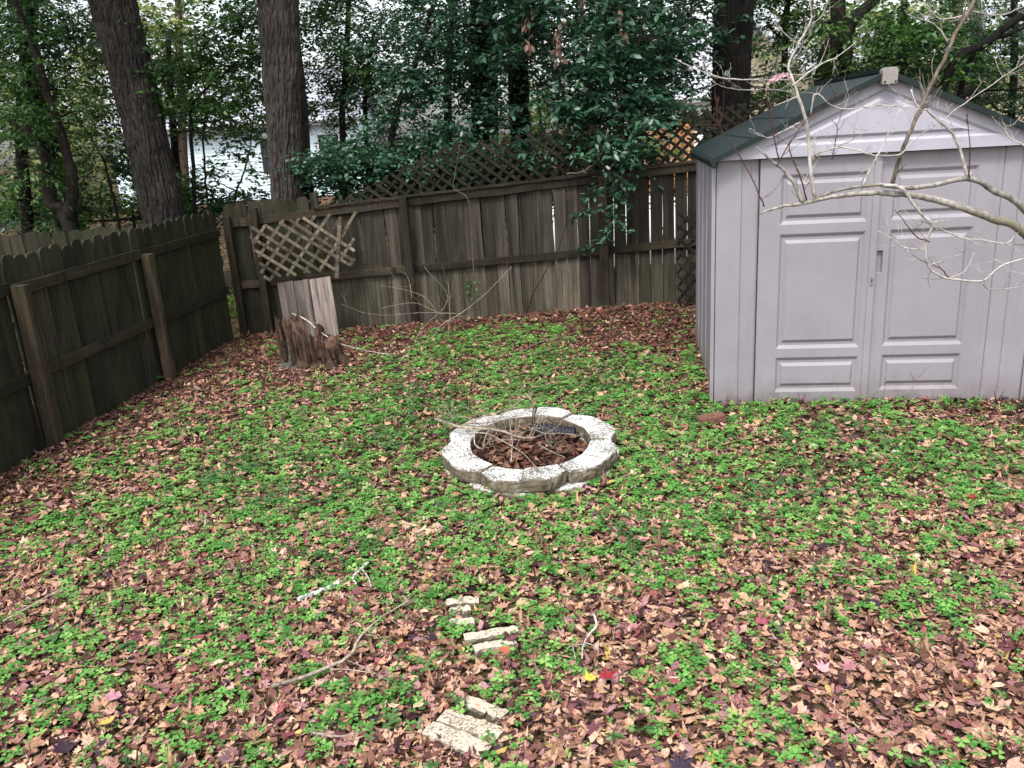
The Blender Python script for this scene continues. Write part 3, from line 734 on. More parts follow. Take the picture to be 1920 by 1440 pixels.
# ------------------------------------------------------------------ shed
def quadstrip(b, pts4): b.add(pts4, [(0, 1, 2, 3)])
def build_shed():
    s = thing('garden_shed', 'taupe plastic garden shed with double doors and dark green gabled roof', 'shed', (SHED_L[0], SHED_L[1], 0.0), SHED_ROT)
    W, D, HE, HP = SHED_W, SHED_D, 1.895, 2.405
    # side and back walls with ribs
    def ribbed(L, h, n):
        b = MB(); xs = []; k = L / n
        prof = []
        for i in range(n): prof += [(i * k, 0), (i * k + k * .72, 0), (i * k + k * .78, .014), (i * k + k * .94, .014)]
        prof.append((L, 0)); m_ = len(prof)
        V = [(x_, y_, 0) for x_, y_ in prof] + [(x_, y_, h) for x_, y_ in prof] + [(x_, .05, 0) for x_, y_ in prof] + [(x_, .05, h) for x_, y_ in prof]
        F = []
        for i in range(m_ - 1): F += [(i, i + 1, m_ + i + 1, m_ + i), (2 * m_ + i + 1, 2 * m_ + i, 3 * m_ + i, 3 * m_ + i + 1), (m_ + i, m_ + i + 1, 3 * m_ + i + 1, 3 * m_ + i)]
        b.add(V, F); return b.mesh('wall')
    part('side_wall', ribbed(D - .06, HE, 5), M['shed'], s, (.012, D, 0), (0, 0, rad(-90)))
    part('side_wall', ribbed(D - .06, HE, 5), M['shed'], s, (W - .012, .06, 0), (0, 0, rad(90)))
    part('back_wall', ribbed(W - .1, HE, 6), M['shed'], s, (W - .05, D + .02, 0), (0, 0, rad(180)))
    # rear gable
    b = MB(); b.prism([(.02, HE + .002), (W - .02, HE + .002), (W / 2, HP - .04)], D - .05, D); part('rear_gable', b.mesh('g'), M['shed'], s)
    # front jamb panels: corner strip, groove, strip
    def jamb(x0, x1, mirror):
        b = MB(); L = x1 - x0
        prof = [(0, .05), (0, .006), (.010, 0), (L * .58, 0), (L * .60, .012), (L - .012, .016), (L, .022), (L, .05)]
        if mirror: prof = [(L - p, q) for p, q in reversed(prof)]
        n = len(prof); V = [(x0 + p, q, 0) for p, q in prof] + [(x0 + p, q, HE) for p, q in prof]
        F = [(i, (i + 1) % n, n + (i + 1) % n, n + i) for i in range(n)] + [tuple(range(n, 2 * n))]
        b.add(V, F); return b.mesh('jamb')
    JW = .305; JR = .275
    part('front_panel', jamb(0, JW, False), M['shed'], s)
    part('front_panel', jamb(W - JR, W, True), M['shed'], s)
    # corner posts: thin upright lips
    for x0 in (-.034, W + .008):
        b = MB(); b.box(x0, x0 + .026, .006, .08, 0, HE - .003); part('corner_trim', b.mesh('c'), M['shed'], s)
    # doors
    dw = (W - JW - JR) / 2
    HD = HE - .012
    def door(x0, x1, y0, handle, flip):
        b = MB(); xa, xb = x0, x1
        px0, px1 = xa + .150, xb - .085 if not flip else xb - .16
        if flip: px0 = xa + .085
        rows = [(.105, .385), (.455, 1.335), (1.405, 1.765)]
        T = .035
        edges = [0.02]
        for z0, z1 in rows: edges += [z0, z1]
        edges.append(HD)
        # stiles and rails as one flat skin with rectangular openings
        def face(x_0, x_1, z_0, z_1): b.add([(x_0, y0, z_0), (x_1, y0, z_0), (x_1, y0, z_1), (x_0, y0, z_1)], [(0, 1, 2, 3)])
        if handle == 'latch' or not handle:
            face(xa, px0, .02, HD)
        else:
            hz0, hz1, hx = 1.015, 1.185, .045
            face(xa + hx, px0, .02, HD); face(xa, xa + hx, .02, hz0); face(xa, xa + hx, hz1, HD)
            # recess
            b.add([(xa, y0, hz0), (xa + hx, y0, hz0), (xa + hx, y0, hz1), (xa, y0, hz1), (xa, y0 + .028, hz0 + .01), (xa + hx - .006, y0 + .028, hz0 + .01), (xa + hx - .006, y0 + .028, hz1 - .01), (xa, y0 + .028, hz1 - .01)],
                  [(4, 5, 6, 7), (0, 1, 5, 4), (1, 2, 6, 5), (2, 3, 7, 6)])
        face(px1, xb, .02, HD)
        for i in range(0, len(edges), 2): face(px0, px1, edges[i], edges[i + 1])
        # returns
        b.add([(xa, y0, .02), (xa, y0 + T, .02), (xa, y0 + T, HD), (xa, y0, HD)], [(0, 3, 2, 1)])
        b.add([(xb, y0, .02), (xb, y0 + T, .02), (xb, y0 + T, HD), (xb, y0, HD)], [(0, 1, 2, 3)])
        b.add([(xa, y0, HD), (xb, y0, HD), (xb, y0 + T, HD), (xa, y0 + T, HD)], [(0, 1, 2, 3)])
        b.add([(xa, y0 + T, .02), (xb, y0 + T, .02), (xb, y0 + T, HD), (xa, y0 + T, HD)], [(3, 2, 1, 0)])
        dr = part('door', b.mesh('door'), M['shed'], s)
        for z0, z1 in rows:
            p = MB()
            def ring_(o_, i_, ya, yb):
                (ax, bx, az_, bz), (cx, dx_, cz, dz_) = o_, i_
                O = [(ax, ya, az_), (bx, ya, az_), (bx, ya, bz), (ax, ya, bz)]; I = [(cx, yb, cz), (dx_, yb, cz), (dx_, yb, dz_), (cx, yb, dz_)]
                for k in range(4): p.add([O[k], O[(k + 1) % 4], I[(k + 1) % 4], I[k]], [(0, 1, 2, 3)])
            o0 = (px0, px1, z0, z1)
            def ins(r, dx_, dz_): return (r[0] + dx_, r[1] - dx_, r[2] + dz_, r[3] - dz_)
            o1 = ins(o0, .018, .026); o2 = ins(o1, .018, .020); o3 = ins(o2, .016, .024)
            ring_(o0, o1, y0, y0 + .016); ring_(o1, o2, y0 + .016, y0 + .016); ring_(o2, o3, y0 + .016, y0 + .001)
            p.add([(o3[0], y0 + .001, o3[2]), (o3[1], y0 + .001, o3[2]), (o3[1], y0 + .001, o3[3]), (o3[0], y0 + .001, o3[3])], [(0, 1, 2, 3)])
            part('door_panel', p.mesh('door_panel'), M['shed'], dr)
        if flip:
            k = MB(); k.box(xa + .003, xa + .040, y0 + .012, y0 + .027, 1.02, 1.035); part('handle', k.mesh('handle'), M['cap'], dr)
        return dr
    dl_ = door(JW + .006, JW + dw + .012, -.010, 'latch', False)
    dr_ = door(JW + dw + .018, W - JR - .006, .014, 'pull', True)
    # meeting strip on left door
    b = MB(); b.box(JW + dw - .040, JW + dw + .004, -.019, -.0105, .03, HD - .02); part('astragal', b.mesh('a'), M['shed'], dl_)
    b = MB(); b.box(JW + dw - .026, JW + dw - .004, -.028, -.0195, .94, 1.0); part('latch', b.mesh('l'), M['cap'], dl_)
    b = MB(); b.box(JW + dw - .019, JW + dw - .011, -.0295, -.0285, .955, .985); part('latch_slot', b.mesh('l'), M['black'], dl_)
    b = MB(); b.box(JW - .02, W - JR + .02, .052, .065, 0, HE); part('inner_liner', b.mesh('l'), M['black'], s)
    # gable with raised triangle mouldings
    yg = -.055; z0 = HE - .004; b = MB()
    def tri(a, zb): # inset triangle
        return a
    O = [(-.02, z0), (W + .02, z0), (W / 2, HP)]
    def inset(T, dist):
        T = [np.array(p, float) for p in T]; c = sum(T) / 3; A_ = []
        n = []
        for i in range(3):
            e = T[(i + 1) % 3] - T[i]; nn = np.array([-e[1], e[0]]); nn /= np.linalg.norm(nn); n.append((nn, nn @ T[i] + dist))
        for i in range(3):
            (n1, c1), (n2, c2) = n[i - 1], n[i]; A_.append(np.linalg.solve(np.array([n1, n2]), np.array([c1, c2])))
        return A_
    levels = [(O, yg), (inset(O, .075), yg), (inset(O, .093), yg + .016), (inset(O, .115), yg + .016), (inset(O, .135), yg)]
    for (Ta, ya), (Tb, yb) in zip(levels, levels[1:]):
        for i in range(3):
            j = (i + 1) % 3
            b.add([(Ta[i][0], ya, Ta[i][1]), (Ta[j][0], ya, Ta[j][1]), (Tb[j][0], yb, Tb[j][1]), (Tb[i][0], yb, Tb[i][1])], [(0, 1, 2, 3)])
    Tt, yt = levels[-1]; b.add([(p[0], yt, p[1]) for p in Tt], [(0, 1, 2)])
    # bottom lip and back
    b.add([(-.02, yg, z0), (W + .02, yg, z0), (W + .02, .05, z0), (-.02, .05, z0)], [(3, 2, 1, 0)])
    b.add([(-.02, .05, z0), (W + .02, .05, z0), (W / 2, .05, HP)], [(2, 1, 0)])
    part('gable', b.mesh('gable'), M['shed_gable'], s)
    # roof: panels per slope, with seams
    slope = math.atan2(HP - z0, W / 2 + .02); ov = .035
    Ls = math.hypot(W / 2 + .02, HP - z0) + ov
    ys = [-.085, .55, 1.18, 1.80, D + .07]
    for side in (-1, 1):
        for k in range(4):
            ya, yb = ys[k] + .004, ys[k + 1] - .004
            b = MB(); T = .020
            n = 5
            # slight steps across the slope
            prof = [(0, T), (Ls * .50, T), (Ls * .505, T - .006), (Ls * .52, T - .006), (Ls * .525, T), (Ls * .74, T), (Ls * .745, T - .006), (Ls * .76, T - .006), (Ls * .765, T), (Ls - .03, T), (Ls, T - .012), (Ls, -.045), (Ls - .010, -.045), (Ls - .010, 0), (0, 0)]
            pr = [(side * (p * math.cos(slope) + q * math.sin(slope)) + W / 2, HP + .006 - p * math.sin(slope) + q * math.cos(slope)) for p, q in prof]
            if side < 0: pr = pr[::-1]
            b.prism(pr, ya, yb)
            part('roof_panel', b.mesh('roof'), M['roof_green'], s)
        # front verge lip
        b = MB(); prof = [(.0, .024), (Ls + .003, .024), (Ls + .003, -.046), (Ls - .015, -.046), (Ls - .015, -.012), (0, -.012)]
        pr = [(side * (p * math.cos(slope) + q * math.sin(slope)) + W / 2, HP + .006 - p * math.sin(slope) + q * math.cos(slope)) for p, q in prof]
        if side < 0: pr = pr[::-1]
        b.prism(pr, -.112, -.083); part('verge', b.mesh('verge'), M['roof_green'], s)
    b = MB(); b.box(W / 2 - .035, W / 2 + .035, -.08, D + .06, HP + .022, HP + .052); part('ridge_cap', b.mesh('r'), M['roof_green'], s)
    b = MB(); b.prism([(W / 2 - .048, HP - .060), (W / 2 + .048, HP - .060), (W / 2 + .050, HP + .030), (W / 2 + .034, HP + .048), (W / 2 - .034, HP + .048), (W / 2 - .050, HP + .030)], -.145, -.06)
    cp = part('ridge_end_cap', b.mesh('cap'), M['cap'], s)
    for dx in (-.04, .03):
        k = MB(); k.box(W / 2 + dx, W / 2 + dx + .012, -.149, -.146, HP - .052, HP - .040); part('cap_hole', k.mesh('k'), M['black'], cp)
    return s
build_shed()

# ------------------------------------------------------------------ fire ring
def ring_block(t0, t1, z0, z1, flip, seed):
    rnd = random.Random(seed); b = MB(); g = .006
    prof = [(0.0, .945), (.10, .955), (.26, 1.0), (.44, 1.035), (.72, 1.04), (1, 1.02)]
    if flip: prof = [(1 - t, r) for t, r in reversed(prof)]
    inn = [(1, .685), (.5, .672), (0, .685)]
    def xy(t, r):
        a = t0 + (t1 - t0) * (g + t * (1 - 2 * g))
        if r < .8: return (math.cos(a) * (RRX - .180 + (r - .68) * .5), math.sin(a) * (RRY - .168 + (r - .68) * .5))
        return (math.cos(a) * r * RRX, math.sin(a) * r * RRY)
    def dense(pr, n_):
        o_ = []
        for (ta, ra), (tb, rb) in zip(pr, pr[1:]):
            for q in range(n_): o_.append((ta + (tb - ta) * q / n_, ra + (rb - ra) * q / n_ + rnd.uniform(-.007, .007)))
        o_.append(pr[-1]); return o_
    out = [xy(t, r) for t, r in dense(prof, 3)]; no = len(out); out += [xy(t, r) for t, r in inn]
    n = len(out); c = (sum(p[0] for p in out) / n, sum(p[1] for p in out) / n)
    def lvl(z, ins, jit=0):
        o_ = []
        for i, p in enumerate(out):
            d = math.hypot(p[0] - c[0], p[1] - c[1]); q = ins * (1 if i < no else .5); k = 1 - q / d
            o_.append((c[0] + (p[0] - c[0]) * k + rnd.uniform(-jit, jit), c[1] + (p[1] - c[1]) * k + rnd.uniform(-jit, jit), z + rnd.uniform(-jit, jit) * .8))
        return o_
    L = [lvl(z0, .010), lvl(z0 + (z1 - z0) * .25, .003, .003), lvl(z0 + (z1 - z0) * .5, -.001, .0035), lvl(z0 + (z1 - z0) * .75, .001, .0035), lvl(z1 - .010, .002, .0015), lvl(z1, .009, .001)]
    V = [p for l in L for p in l]; F = []
    for k in range(5):
        for i in range(n): F.append((k * n + i, k * n + (i + 1) % n, (k + 1) * n + (i + 1) % n, (k + 1) * n + i))
    F.append(tuple(range(5 * n, 6 * n))); F.append(tuple(range(n - 1, -1, -1)))
    b.add(V, F); return b.mesh('block')
zc = float(gz(RING_C[0], RING_C[1]))
fr = thing('fire_ring', 'low oval fire ring of scalloped whitish concrete blocks on the lawn', 'fire ring', (RING_C[0], RING_C[1], zc))
NB = 12
for k in range(NB):
    t0 = 2 * math.pi * k / NB - 1.70 + random.uniform(-.012, .012); t1 = t0 + 2 * math.pi / NB
    part('block', ring_block(t0, t1, .052, .142 + random.uniform(-.004, .004), k % 2 == 0, k), M['stone'], fr, None, (random.uniform(-.012, .012), random.uniform(-.012, .012), 0))
    h = math.pi / NB * 1.0
    part('block', ring_block(t0 + h, t1 + h, -.05, .046, k % 2 == 1, 50 + k), M['stone'], fr)
# leaves inside the ring
def ring_fill():
    n = 900; a = RNG.uniform(0, 6.28, n); r = np.sqrt(RNG.random(n)) * .72
    x = RING_C[0] + np.cos(a) * r * RRX; y = RING_C[1] + np.sin(a) * r * RRY
    z = zc + RNG.uniform(.01, .07, n) + .03 * vnoise(np.stack([x * 6 + 9, y * 6], -1), 4)
    sets = []; kind = RNG.random(n)
    for lo, hi, T in ((0, .2, star_leaf()), (.2, .6, maple3()), (.6, 1, oval_leaf())):
        m = (kind >= lo) & (kind < hi); k = m.sum()
        sets.append(instances(T, np.stack([x[m], y[m], z[m]], -1), RNG.uniform(.022, .05, k), RNG.uniform(0, 6.28, k), np.abs(RNG.normal(0, .45, k)), RNG.uniform(0, 6.28, k), RNG.normal(.5, 1.5, k)))
    V, F = join_sets(sets); stuff('ring_leaves', V, F, M['litter_ring'], 'reddish brown dead leaves filling the inside of the fire ring')
M['litter_ring'] = leafmat('red_brown_leaves', [(0, (.02, .011, .009)), (.35, (.07, .034, .024)), (.65, (.14, .068, .045)), (.9, (.26, .15, .10)), (1, (.16, .045, .05))], .75, .1, .2)
ring_fill()
# black corrugated pot lying at the back of the ring and a shard in front
b = MB(); pts = []; rr = []
for i in range(25):
    pts.append(np.array([-.14 + .30 * i / 24, .0, .0])); rr.append(.058 + (.006 if i % 2 else 0) - .0004 * i)
b.tube(pts, rr, 18)
solo('plastic_pipe', b.mesh('pipe', smooth=False), M['black'], 'ribbed black plastic pipe half buried at the back inside the fire ring', 'pipe', (.29, 5.77, zc + .065), (0, 0, rad(-22)))
b = MB(); b.prism([(-.05, 0), (.05, -.005), (.042, .03), (.0, .045), (-.04, .03)], -.006, .006)
solo('plastic_shard', b.mesh('shard'), M['black'], 'small black plastic shard against the front left inside of the fire ring', 'plastic shard', (-.20, 5.10, zc + .07), (rad(-50), 0, rad(-25)))

# ------------------------------------------------------------------ twigs
def twig_path(b, px, r0, r1, k=5, sub=3, jit=.0):
    p = smooth_path(px, sub); n = len(p)
    if jit: p = [q + np.array([random.gauss(0, jit) for _ in range(3)]) for q in p]
    b.tube(p, lerp_r([r0, r1], n), k); return p
def sprout(b, path, n, lmin, lmax, r, up=.3, k=4, depth=1):
    for _ in range(n):
        i = random.randint(1, len(path) - 2); p = path[i]; t = path[min(i + 1, len(path) - 1)] - path[i - 1]; t = t / (np.linalg.norm(t) + 1e-9)
        d = t * random.uniform(.2, .9) + np.array([random.gauss(0, .6), random.gauss(0, .45), random.gauss(up, .6)]); d /= np.linalg.norm(d)
        L = random.uniform(lmin, lmax); q = [p, p + d * L * .5 + np.array([random.gauss(0, .05 * L) for _ in range(3)]), p + d * L + np.array([random.gauss(0, .12 * L) for _ in range(3)]) + np.array([0, 0, .08 * L])]
        pp = twig_path(b, q, r, r * .45, k, 3)
        if depth > 1: sprout(b, pp, random.randint(1, 3), lmin * .5, lmax * .5, r * .6, up, 3, depth - 1)
def ground_twig(label, px, r0, r1, mt, side=(), lift=.03, cat='twig', nspr=0, name='fallen_twig'):
    pts = [G(u, v, lift + (q[0] if q else 0)) for (u, v, *q) in px]
    o = pts[0].copy(); o[2] = 0
    t = thing(name, label, cat, o)
    b = MB(); p = twig_path(b, [q - o for q in pts], r0, r1, 6, 4, .0012)
    if nspr: sprout(b, p, nspr, .04, .14, r1 * .7, .2)
    part('stem', b.mesh('stem', smooth=True), mt, t)
    for s in side:
        b = MB(); twig_path(b, [G(u, v, lift + (q[0] if q else 0)) - o for (u, v, *q) in s], r1 * 1.0, r1 * .5, 5, 4)
        part('side_twig', b.mesh('side', smooth=True), mt, t)
    return t
ground_twig('long pale forked dead branch lying on the leaves left of the pavers', [(508, 1287), (580, 1265), (640, 1240), (660, 1222), (675, 1195), (700, 1170), (730, 1148), (775, 1122)], .009, .003, M['twiggrey'],
            [[(655, 1240), (680, 1250), (735, 1280)], [(618, 1255), (650, 1255), (700, 1262)], [(685, 1190), (715, 1193)], [(728, 1158), (745, 1170)]], .05, 'branch', 4, 'fallen_branch')
ground_twig('thick lichen-crusted stick lying in leaves left of centre foreground', [(558, 1125), (590, 1112), (615, 1102), (640, 1090)], .014, .010, M['lichen'], [], .035, 'stick')
ground_twig('lichened forked twig just right of the lichen-crusted stick', [(690, 1055), (678, 1066), (662, 1082), (668, 1095)], .009, .004, M['lichen'], [[(680, 1068), (690, 1082), (696, 1100)]], .04)
ground_twig('thin brown twig below the lichened forked twig', [(683, 1105), (700, 1097), (718, 1093), (740, 1095)], .005, .003, M['twiglitter'], [], .04)
ground_twig('white-tipped forked twig right of the middle pavers', [(1112, 1150, .02), (1118, 1172, .02), (1100, 1195), (1093, 1215), (1092, 1235)], .006, .0025, M['twigpale'], [[(1097, 1205), (1118, 1212), (1122, 1222)], [(1095, 1208), (1075, 1210), (1062, 1217)], [(1073, 1208), (1079, 1235)]], .05)
ground_twig('short stout grey twig standing in clover left of centre', [(386, 962, .10), (385, 980, .05), (383, 998)], .006, .005, M['twiggrey'], [], .02)
ground_twig('long thin grey twig at the left edge of the lawn', [(5, 1165), (60, 1135), (100, 1112), (140, 1095)], .006, .003, M['twiggrey'], [], .05, 'twig', 2)
ground_twig('short bare stick above the long pale branch in the left foreground', [(526, 1175), (535, 1192), (548, 1212)], .007, .005, M['twiggrey'], [], .04)
ground_twig('pale thin twig at the bottom edge left of the near pavers', [(582, 1372), (610, 1378), (645, 1380), (700, 1365)], .005, .002, M['twiggrey'], [], .05, 'twig', 2)
ground_twig('dark thin twig under leaves right of centre foreground', [(1270, 1160), (1320, 1158), (1370, 1160)], .006, .004, M['twiglitter'], [], .03)
ground_twig('small pale forked twig on the right edge of the lawn', [(1925, 925), (1890, 915), (1868, 905), (1865, 898)], .005, .003, M['twigpale'], [[(1893, 915), (1888, 880)]], .03)
ground_twig('curved dark stick on the leaves by the left fence foot', [(62, 845), (88, 855), (105, 872)], .009, .006, M['twiglitter'], [], .03, 'stick')
ground_twig('dark bent stick lying between stump and shed', [(975, 662), (1010, 643), (1050, 634), (1085, 640)], .014, .008, M['twiglitter'], [], .04, 'stick', 4)

# brush between stump and fence
def brush(name, label, paths, mt, r0, o, sp=5):
    t = thing(name, label, 'brush', o)
    for k, p in enumerate(paths):
        b = MB(); rr = r0 * (1 if k == 0 else .6)
        pp = twig_path(b, [np.asarray(q) - np.asarray(o) for q in p], rr, rr * .35, 5, 4, .002); sprout(b, pp, sp, .06, .30, rr * .35, .5, 3, 2)
        part('twig', b.mesh('twig', smooth=True), mt, t)
bo = G(815, 655)
brush('fallen_branch', 'dead many-twigged branch lying beside the stump below the back fence', [
    [G(770, 655, .03), P(800, 640, 9.1), P(830, 608, 9.2), P(862, 588, 9.3), P(900, 560, 9.35), P(960, 500, 9.5)],
    [P(862, 588, 9.3), P(800, 586, 9.2), P(740, 590, 9.1), P(690, 588, 9.1), P(640, 570, 9.0)],
    [P(820, 590, 9.2), P(800, 560, 9.3), P(765, 545, 9.3), P(712, 535, 9.3)],
    [P(772, 560, 9.3), P(768, 530, 9.4), P(758, 510, 9.4)],
    [G(772, 650, .05), G(810, 632, .12), P(858, 590, 9.2)],
    [P(776, 655, 8.8), P(788, 620, 9.0), P(840, 560, 9.4), P(795, 500, 9.6)],
    [P(830, 590, 9.2), P(775, 568, 9.2), P(715, 578, 9.1)],
    [P(840, 640, 9.0), P(843, 590, 9.2), P(840, 520, 9.4)]], M['twiggrey'], .006, bo, 3)
ground_twig('long arched pale twig reaching from the stump top to the lawn', [(548, 588, .38), (575, 600, .36), (600, 622, .27), (640, 645, .16), (700, 660, .05), (740, 665)], .009, .003, M['twigpale'], [[(700, 665), (735, 670), (775, 682)], [(560, 592, .36), (545, 600, .32)]], .03, 'branch', 3, 'fallen_branch')

# twigs in the ring
def RG(u, v, z): return G(u, v, z)
ro = RG(820, 785, 0)
t = thing('fallen_branch', 'dead branch with tangled twigs lying across the fire ring', 'branch', ro)
b = MB(); p = twig_path(b, [RG(817, 786, .20) - ro, RG(860, 800, .19) - ro, RG(900, 803, .18) - ro, RG(940, 808, .15) - ro, RG(975, 820, .10) - ro, RG(1005, 820, .09) - ro], .011, .007, 7, 4, .0015)
sprout(b, p, 16, .08, .32, .0032, .35, 4, 3); part('stem', b.mesh('s', smooth=True), M['twiggrey'], t)
for q in ([(985, 797, .12), (1020, 812, .10), (1060, 813, .09), (1085, 817, .09), (1100, 810, .10)], [(1022, 812, .1), (1025, 825, .08), (1037, 842, .07)], [(1010, 835, .09), (1030, 845, .1), (1060, 858, .13)],
          [(890, 805, .17), (890, 830, .12), (902, 842, .08), (915, 830, .10), (935, 825, .1), (975, 825, .11)], [(860, 800, .18), (925, 775, .22), (980, 765, .22), (1035, 795, .14)], [(905, 838, .1), (920, 800, .2), (950, 770, .26), (1000, 735, .32)],
          [(958, 865, .16), (960, 830, .16), (955, 790, .2)], [(998, 795, .1), (1000, 760, .3), (985, 735, .36)], [(870, 795, .2), (930, 790, .2), (990, 775, .24)], [(880, 812, .16), (920, 815, .15), (980, 850, .1), (1010, 880, .16)]):
    b = MB(); pp = twig_path(b, [RG(*w_) - ro for w_ in q], .0055, .002, 5, 4, .002); sprout(b, pp, 7, .05, .2, .0018, .4, 3, 2); part('side_twig', b.mesh('s', smooth=True), M['twiggrey'], t)

# ------------------------------------------------------------------ pavers, brick, stones
names = ['upper stone strip of the nearest paver group, partly under clover', 'middle stone strip of the nearest paver group', 'lowest stone strip, nearest the bottom edge of the lawn',
         'longer grey stone strip with a red leaf below it, middle paver group', 'lower stone strip touching the orange-red leaf, middle paver group', 'farthest stone strip with green algae on its right end',
         'short stone strip just below the farthest one', 'stubby grey stone strip just above the middle paver group']
for k, ((a, b_, wd), lb) in enumerate(zip(PAVERS, names)):
    A_, B_ = G(*a, .03), G(*b_, .03); d = B_ - A_; L = float(np.hypot(d[0], d[1])); an = math.atan2(d[1], d[0])
    rnd = np.random.default_rng(k + 3); n = 12; V = []; F = []; hw = wd * .5; zt = .044
    sec = [(-hw, -.03), (-hw * 1.0, zt - .012), (-hw * .86, zt), (0, zt + .002), (hw * .86, zt), (hw * 1.0, zt - .012), (hw, -.03)]
    for i in range(n + 1):
        sh = rnd.normal(0, .0025); e = .0 if 0 < i < n else -.004
        for y_, z_ in sec: V.append((L * i / n + rnd.normal(0, .0015), y_ + sh + rnd.normal(0, .0012), z_ + rnd.normal(0, .0012) + (e if z_ > 0 else 0)))
    m_ = len(sec)
    for i in range(n):
        for j in range(m_ - 1): F.append((i * m_ + j, i * m_ + j + 1, (i + 1) * m_ + j + 1, (i + 1) * m_ + j))
    F.append(tuple(range(m_ - 1, -1, -1))); F.append(tuple(n * m_ + j for j in range(m_)))
    b = MB(); b.add(V, F); me = b.mesh('paver')
    solo('paving_stone', me, M['paver'], lb, 'paving stone', (A_[0], A_[1], float(gz(A_[0], A_[1])) + .004), (rad(random.uniform(-3, 3)), rad(random.uniform(-2, 2)), an), 'cream stone strips laid as a path')
b = MB(); b.box(-.10, .10, -.045, .045, 0, .055); p = G(1333, 795)
solo('brick', b.mesh('brick'), M['brick'], 'red brick lying flat in the clover before the shed', 'brick', (p[0], p[1], .012), (rad(2), rad(-3), rad(10)))
def pebble(px, s, lb):
    me = bpy.data.meshes.new('stone'); b = MB(); import itertools
    V = []; F = []; nu, nv = 10, 7
    for j in range(nv + 1):
        for i in range(nu):
            th = math.pi * j / nv; ph = 2 * math.pi * i / nu; q = np.array([math.sin(th) * math.cos(ph), math.sin(th) * math.sin(ph), math.cos(th)])
            r = s * (1 + .35 * (float(vnoise(q * 1.7 + px[0], 2)) - .5)); V.append((q[0] * r, q[1] * r * .8, q[2] * r * .6))
    for j in range(nv):
        for i in range(nu): F.append((j * nu + i, (j + 1) * nu + i, (j + 1) * nu + (i + 1) % nu, j * nu + (i + 1) % nu))
    b.add(V, F); p = G(*px); solo('stone', b.mesh('stone'), M['stone'], lb, 'stone', (p[0], p[1], .03), (0, 0, .4))
pebble((1679, 857), .038, 'small white stone in the clover in front of the right shed door')
pebble((1525, 846), .036, 'pale rounded stone in the clover in front of the left shed door')

# ------------------------------------------------------------------ distinctive fallen leaves
SL, M3, OV = star_leaf(), maple3(), oval_leaf()
def one_leaf(px, T, s, col, lb, tilt=.25, lift=.05, zs=1.5):
    V, F = T; V = V.copy(); V[:, 2] *= zs; V *= s * .82; me = fast_mesh('leaf', V, F)
    m = M.get(('leaf', col)) or plain('fallen_leaf_colour', col, .65, .25, 60, .3); M[('leaf', col)] = m
    p = G(px[0], px[1], lift); solo('fallen_leaf', me, m, lb, 'leaf', (p[0], p[1], lift + float(gz(p[0], p[1]))), (random.uniform(-tilt, tilt), random.uniform(-tilt, tilt), random.uniform(0, 6.28)), 'coloured fallen leaves on the lawn')
RED, YEL, PUR, PNK, ORG, CRM = (.22, .018, .028), (.48, .36, .05), (.030, .014, .024), (.30, .13, .14), (.34, .085, .05), (.44, .33, .20)
for a in [((1135, 1262), SL, .062, RED, 'deep red star-shaped leaf touching a yellow leaf, right of the middle pavers', .15, .085),
          ((1106, 1266), M3, .050, YEL, 'bright yellow leaf touching the deep red leaf', .15, .085), ((946, 1216), M3, .050, ORG, 'orange-red curled leaf lying on the middle pavers', .3, .085),
          ((808, 1193), M3, .06, PUR, 'dark purple leaf left of the middle pavers'), ((455, 1196), SL, .06, (.16, .05, .07), 'purple-red leaf in the left foreground'),
          ((1425, 1168), SL, .055, (.26, .06, .09), 'magenta leaf in the right foreground'), ((1348, 915), M3, .05, RED, 'red leaf in dense clover right of the fire ring'),
          ((1820, 934), SL, .055, RED, 'red star leaf near the right edge of the lawn'), ((1592, 1250), SL, .062, PNK, 'pink pointed leaf in the right foreground beside another pink leaf'),
          ((1545, 1255), SL, .058, (.48, .24, .25), 'pink leaf just left of another pink leaf'), ((1190, 1175), M3, .05, PNK, 'pinkish leaf above the red and yellow pair'),
          ((198, 1352), M3, .062, (.38, .30, .07), 'yellow leaf near the bottom left corner'), ((1275, 1437), SL, .08, (.03, .022, .04), 'blackish star leaf at the bottom edge right of centre'),
          ((117, 1398), M3, .075, PUR, 'blackish purple leaf near the bottom left corner'), ((1860, 1330), SL, .06, CRM, 'cream yellow leaf near the bottom right corner'),
          ((780, 1248), M3, .05, PNK, 'pale pink leaf left of the gap between paver groups'), ((215, 1300), SL, .062, (.36, .18, .22), 'mauve leaf in the left foreground'),
          ((1545, 1025), M3, .055, PUR, 'black-purple leaf in clover right of centre'), ((640, 965), M3, .05, (.30, .11, .05), 'orange leaf left of the fire ring'),
          ((640, 1203), SL, .05, (.42, .38, .18), 'pale yellow star leaf above the long pale branch'), ((300, 655 + 20), M3, .06, (.38, .08, .03), 'orange-red leaf near the foot of the left fence')]:
    one_leaf(*a)

# small weeds
def weed(px, h, n, ls, mt, lb, name='seedling', droop=.4):
    p = G(*px); t = thing(name, lb, 'weed', (p[0], p[1], float(gz(p[0], p[1]))))
    b = MB(); pth = smooth_path([np.zeros(3), np.array([.01, 0, h * .5]), np.array([random.uniform(-.03, .03), 0, h])], 4); b.tube(pth, lerp_r([.003, .0015], len(pth)), 4); part('stem', b.mesh('s'), M['barkthin'], t)
    V, F = leafT; pos = []; 
    q = n; i = np.arange(n)
    P_ = np.array([pth[-1 - int(k % 4)] for k in i]); 
    Vv, Ff = leaf_batch(P_, np.full(n, ls), RNG.uniform(0, 6.28, n), RNG.uniform(-.5, .3, n), RNG.normal(0, .3, n), leafT)
    me = fast_mesh('leaves', Vv, Ff); part('leaves', me, mt, t)

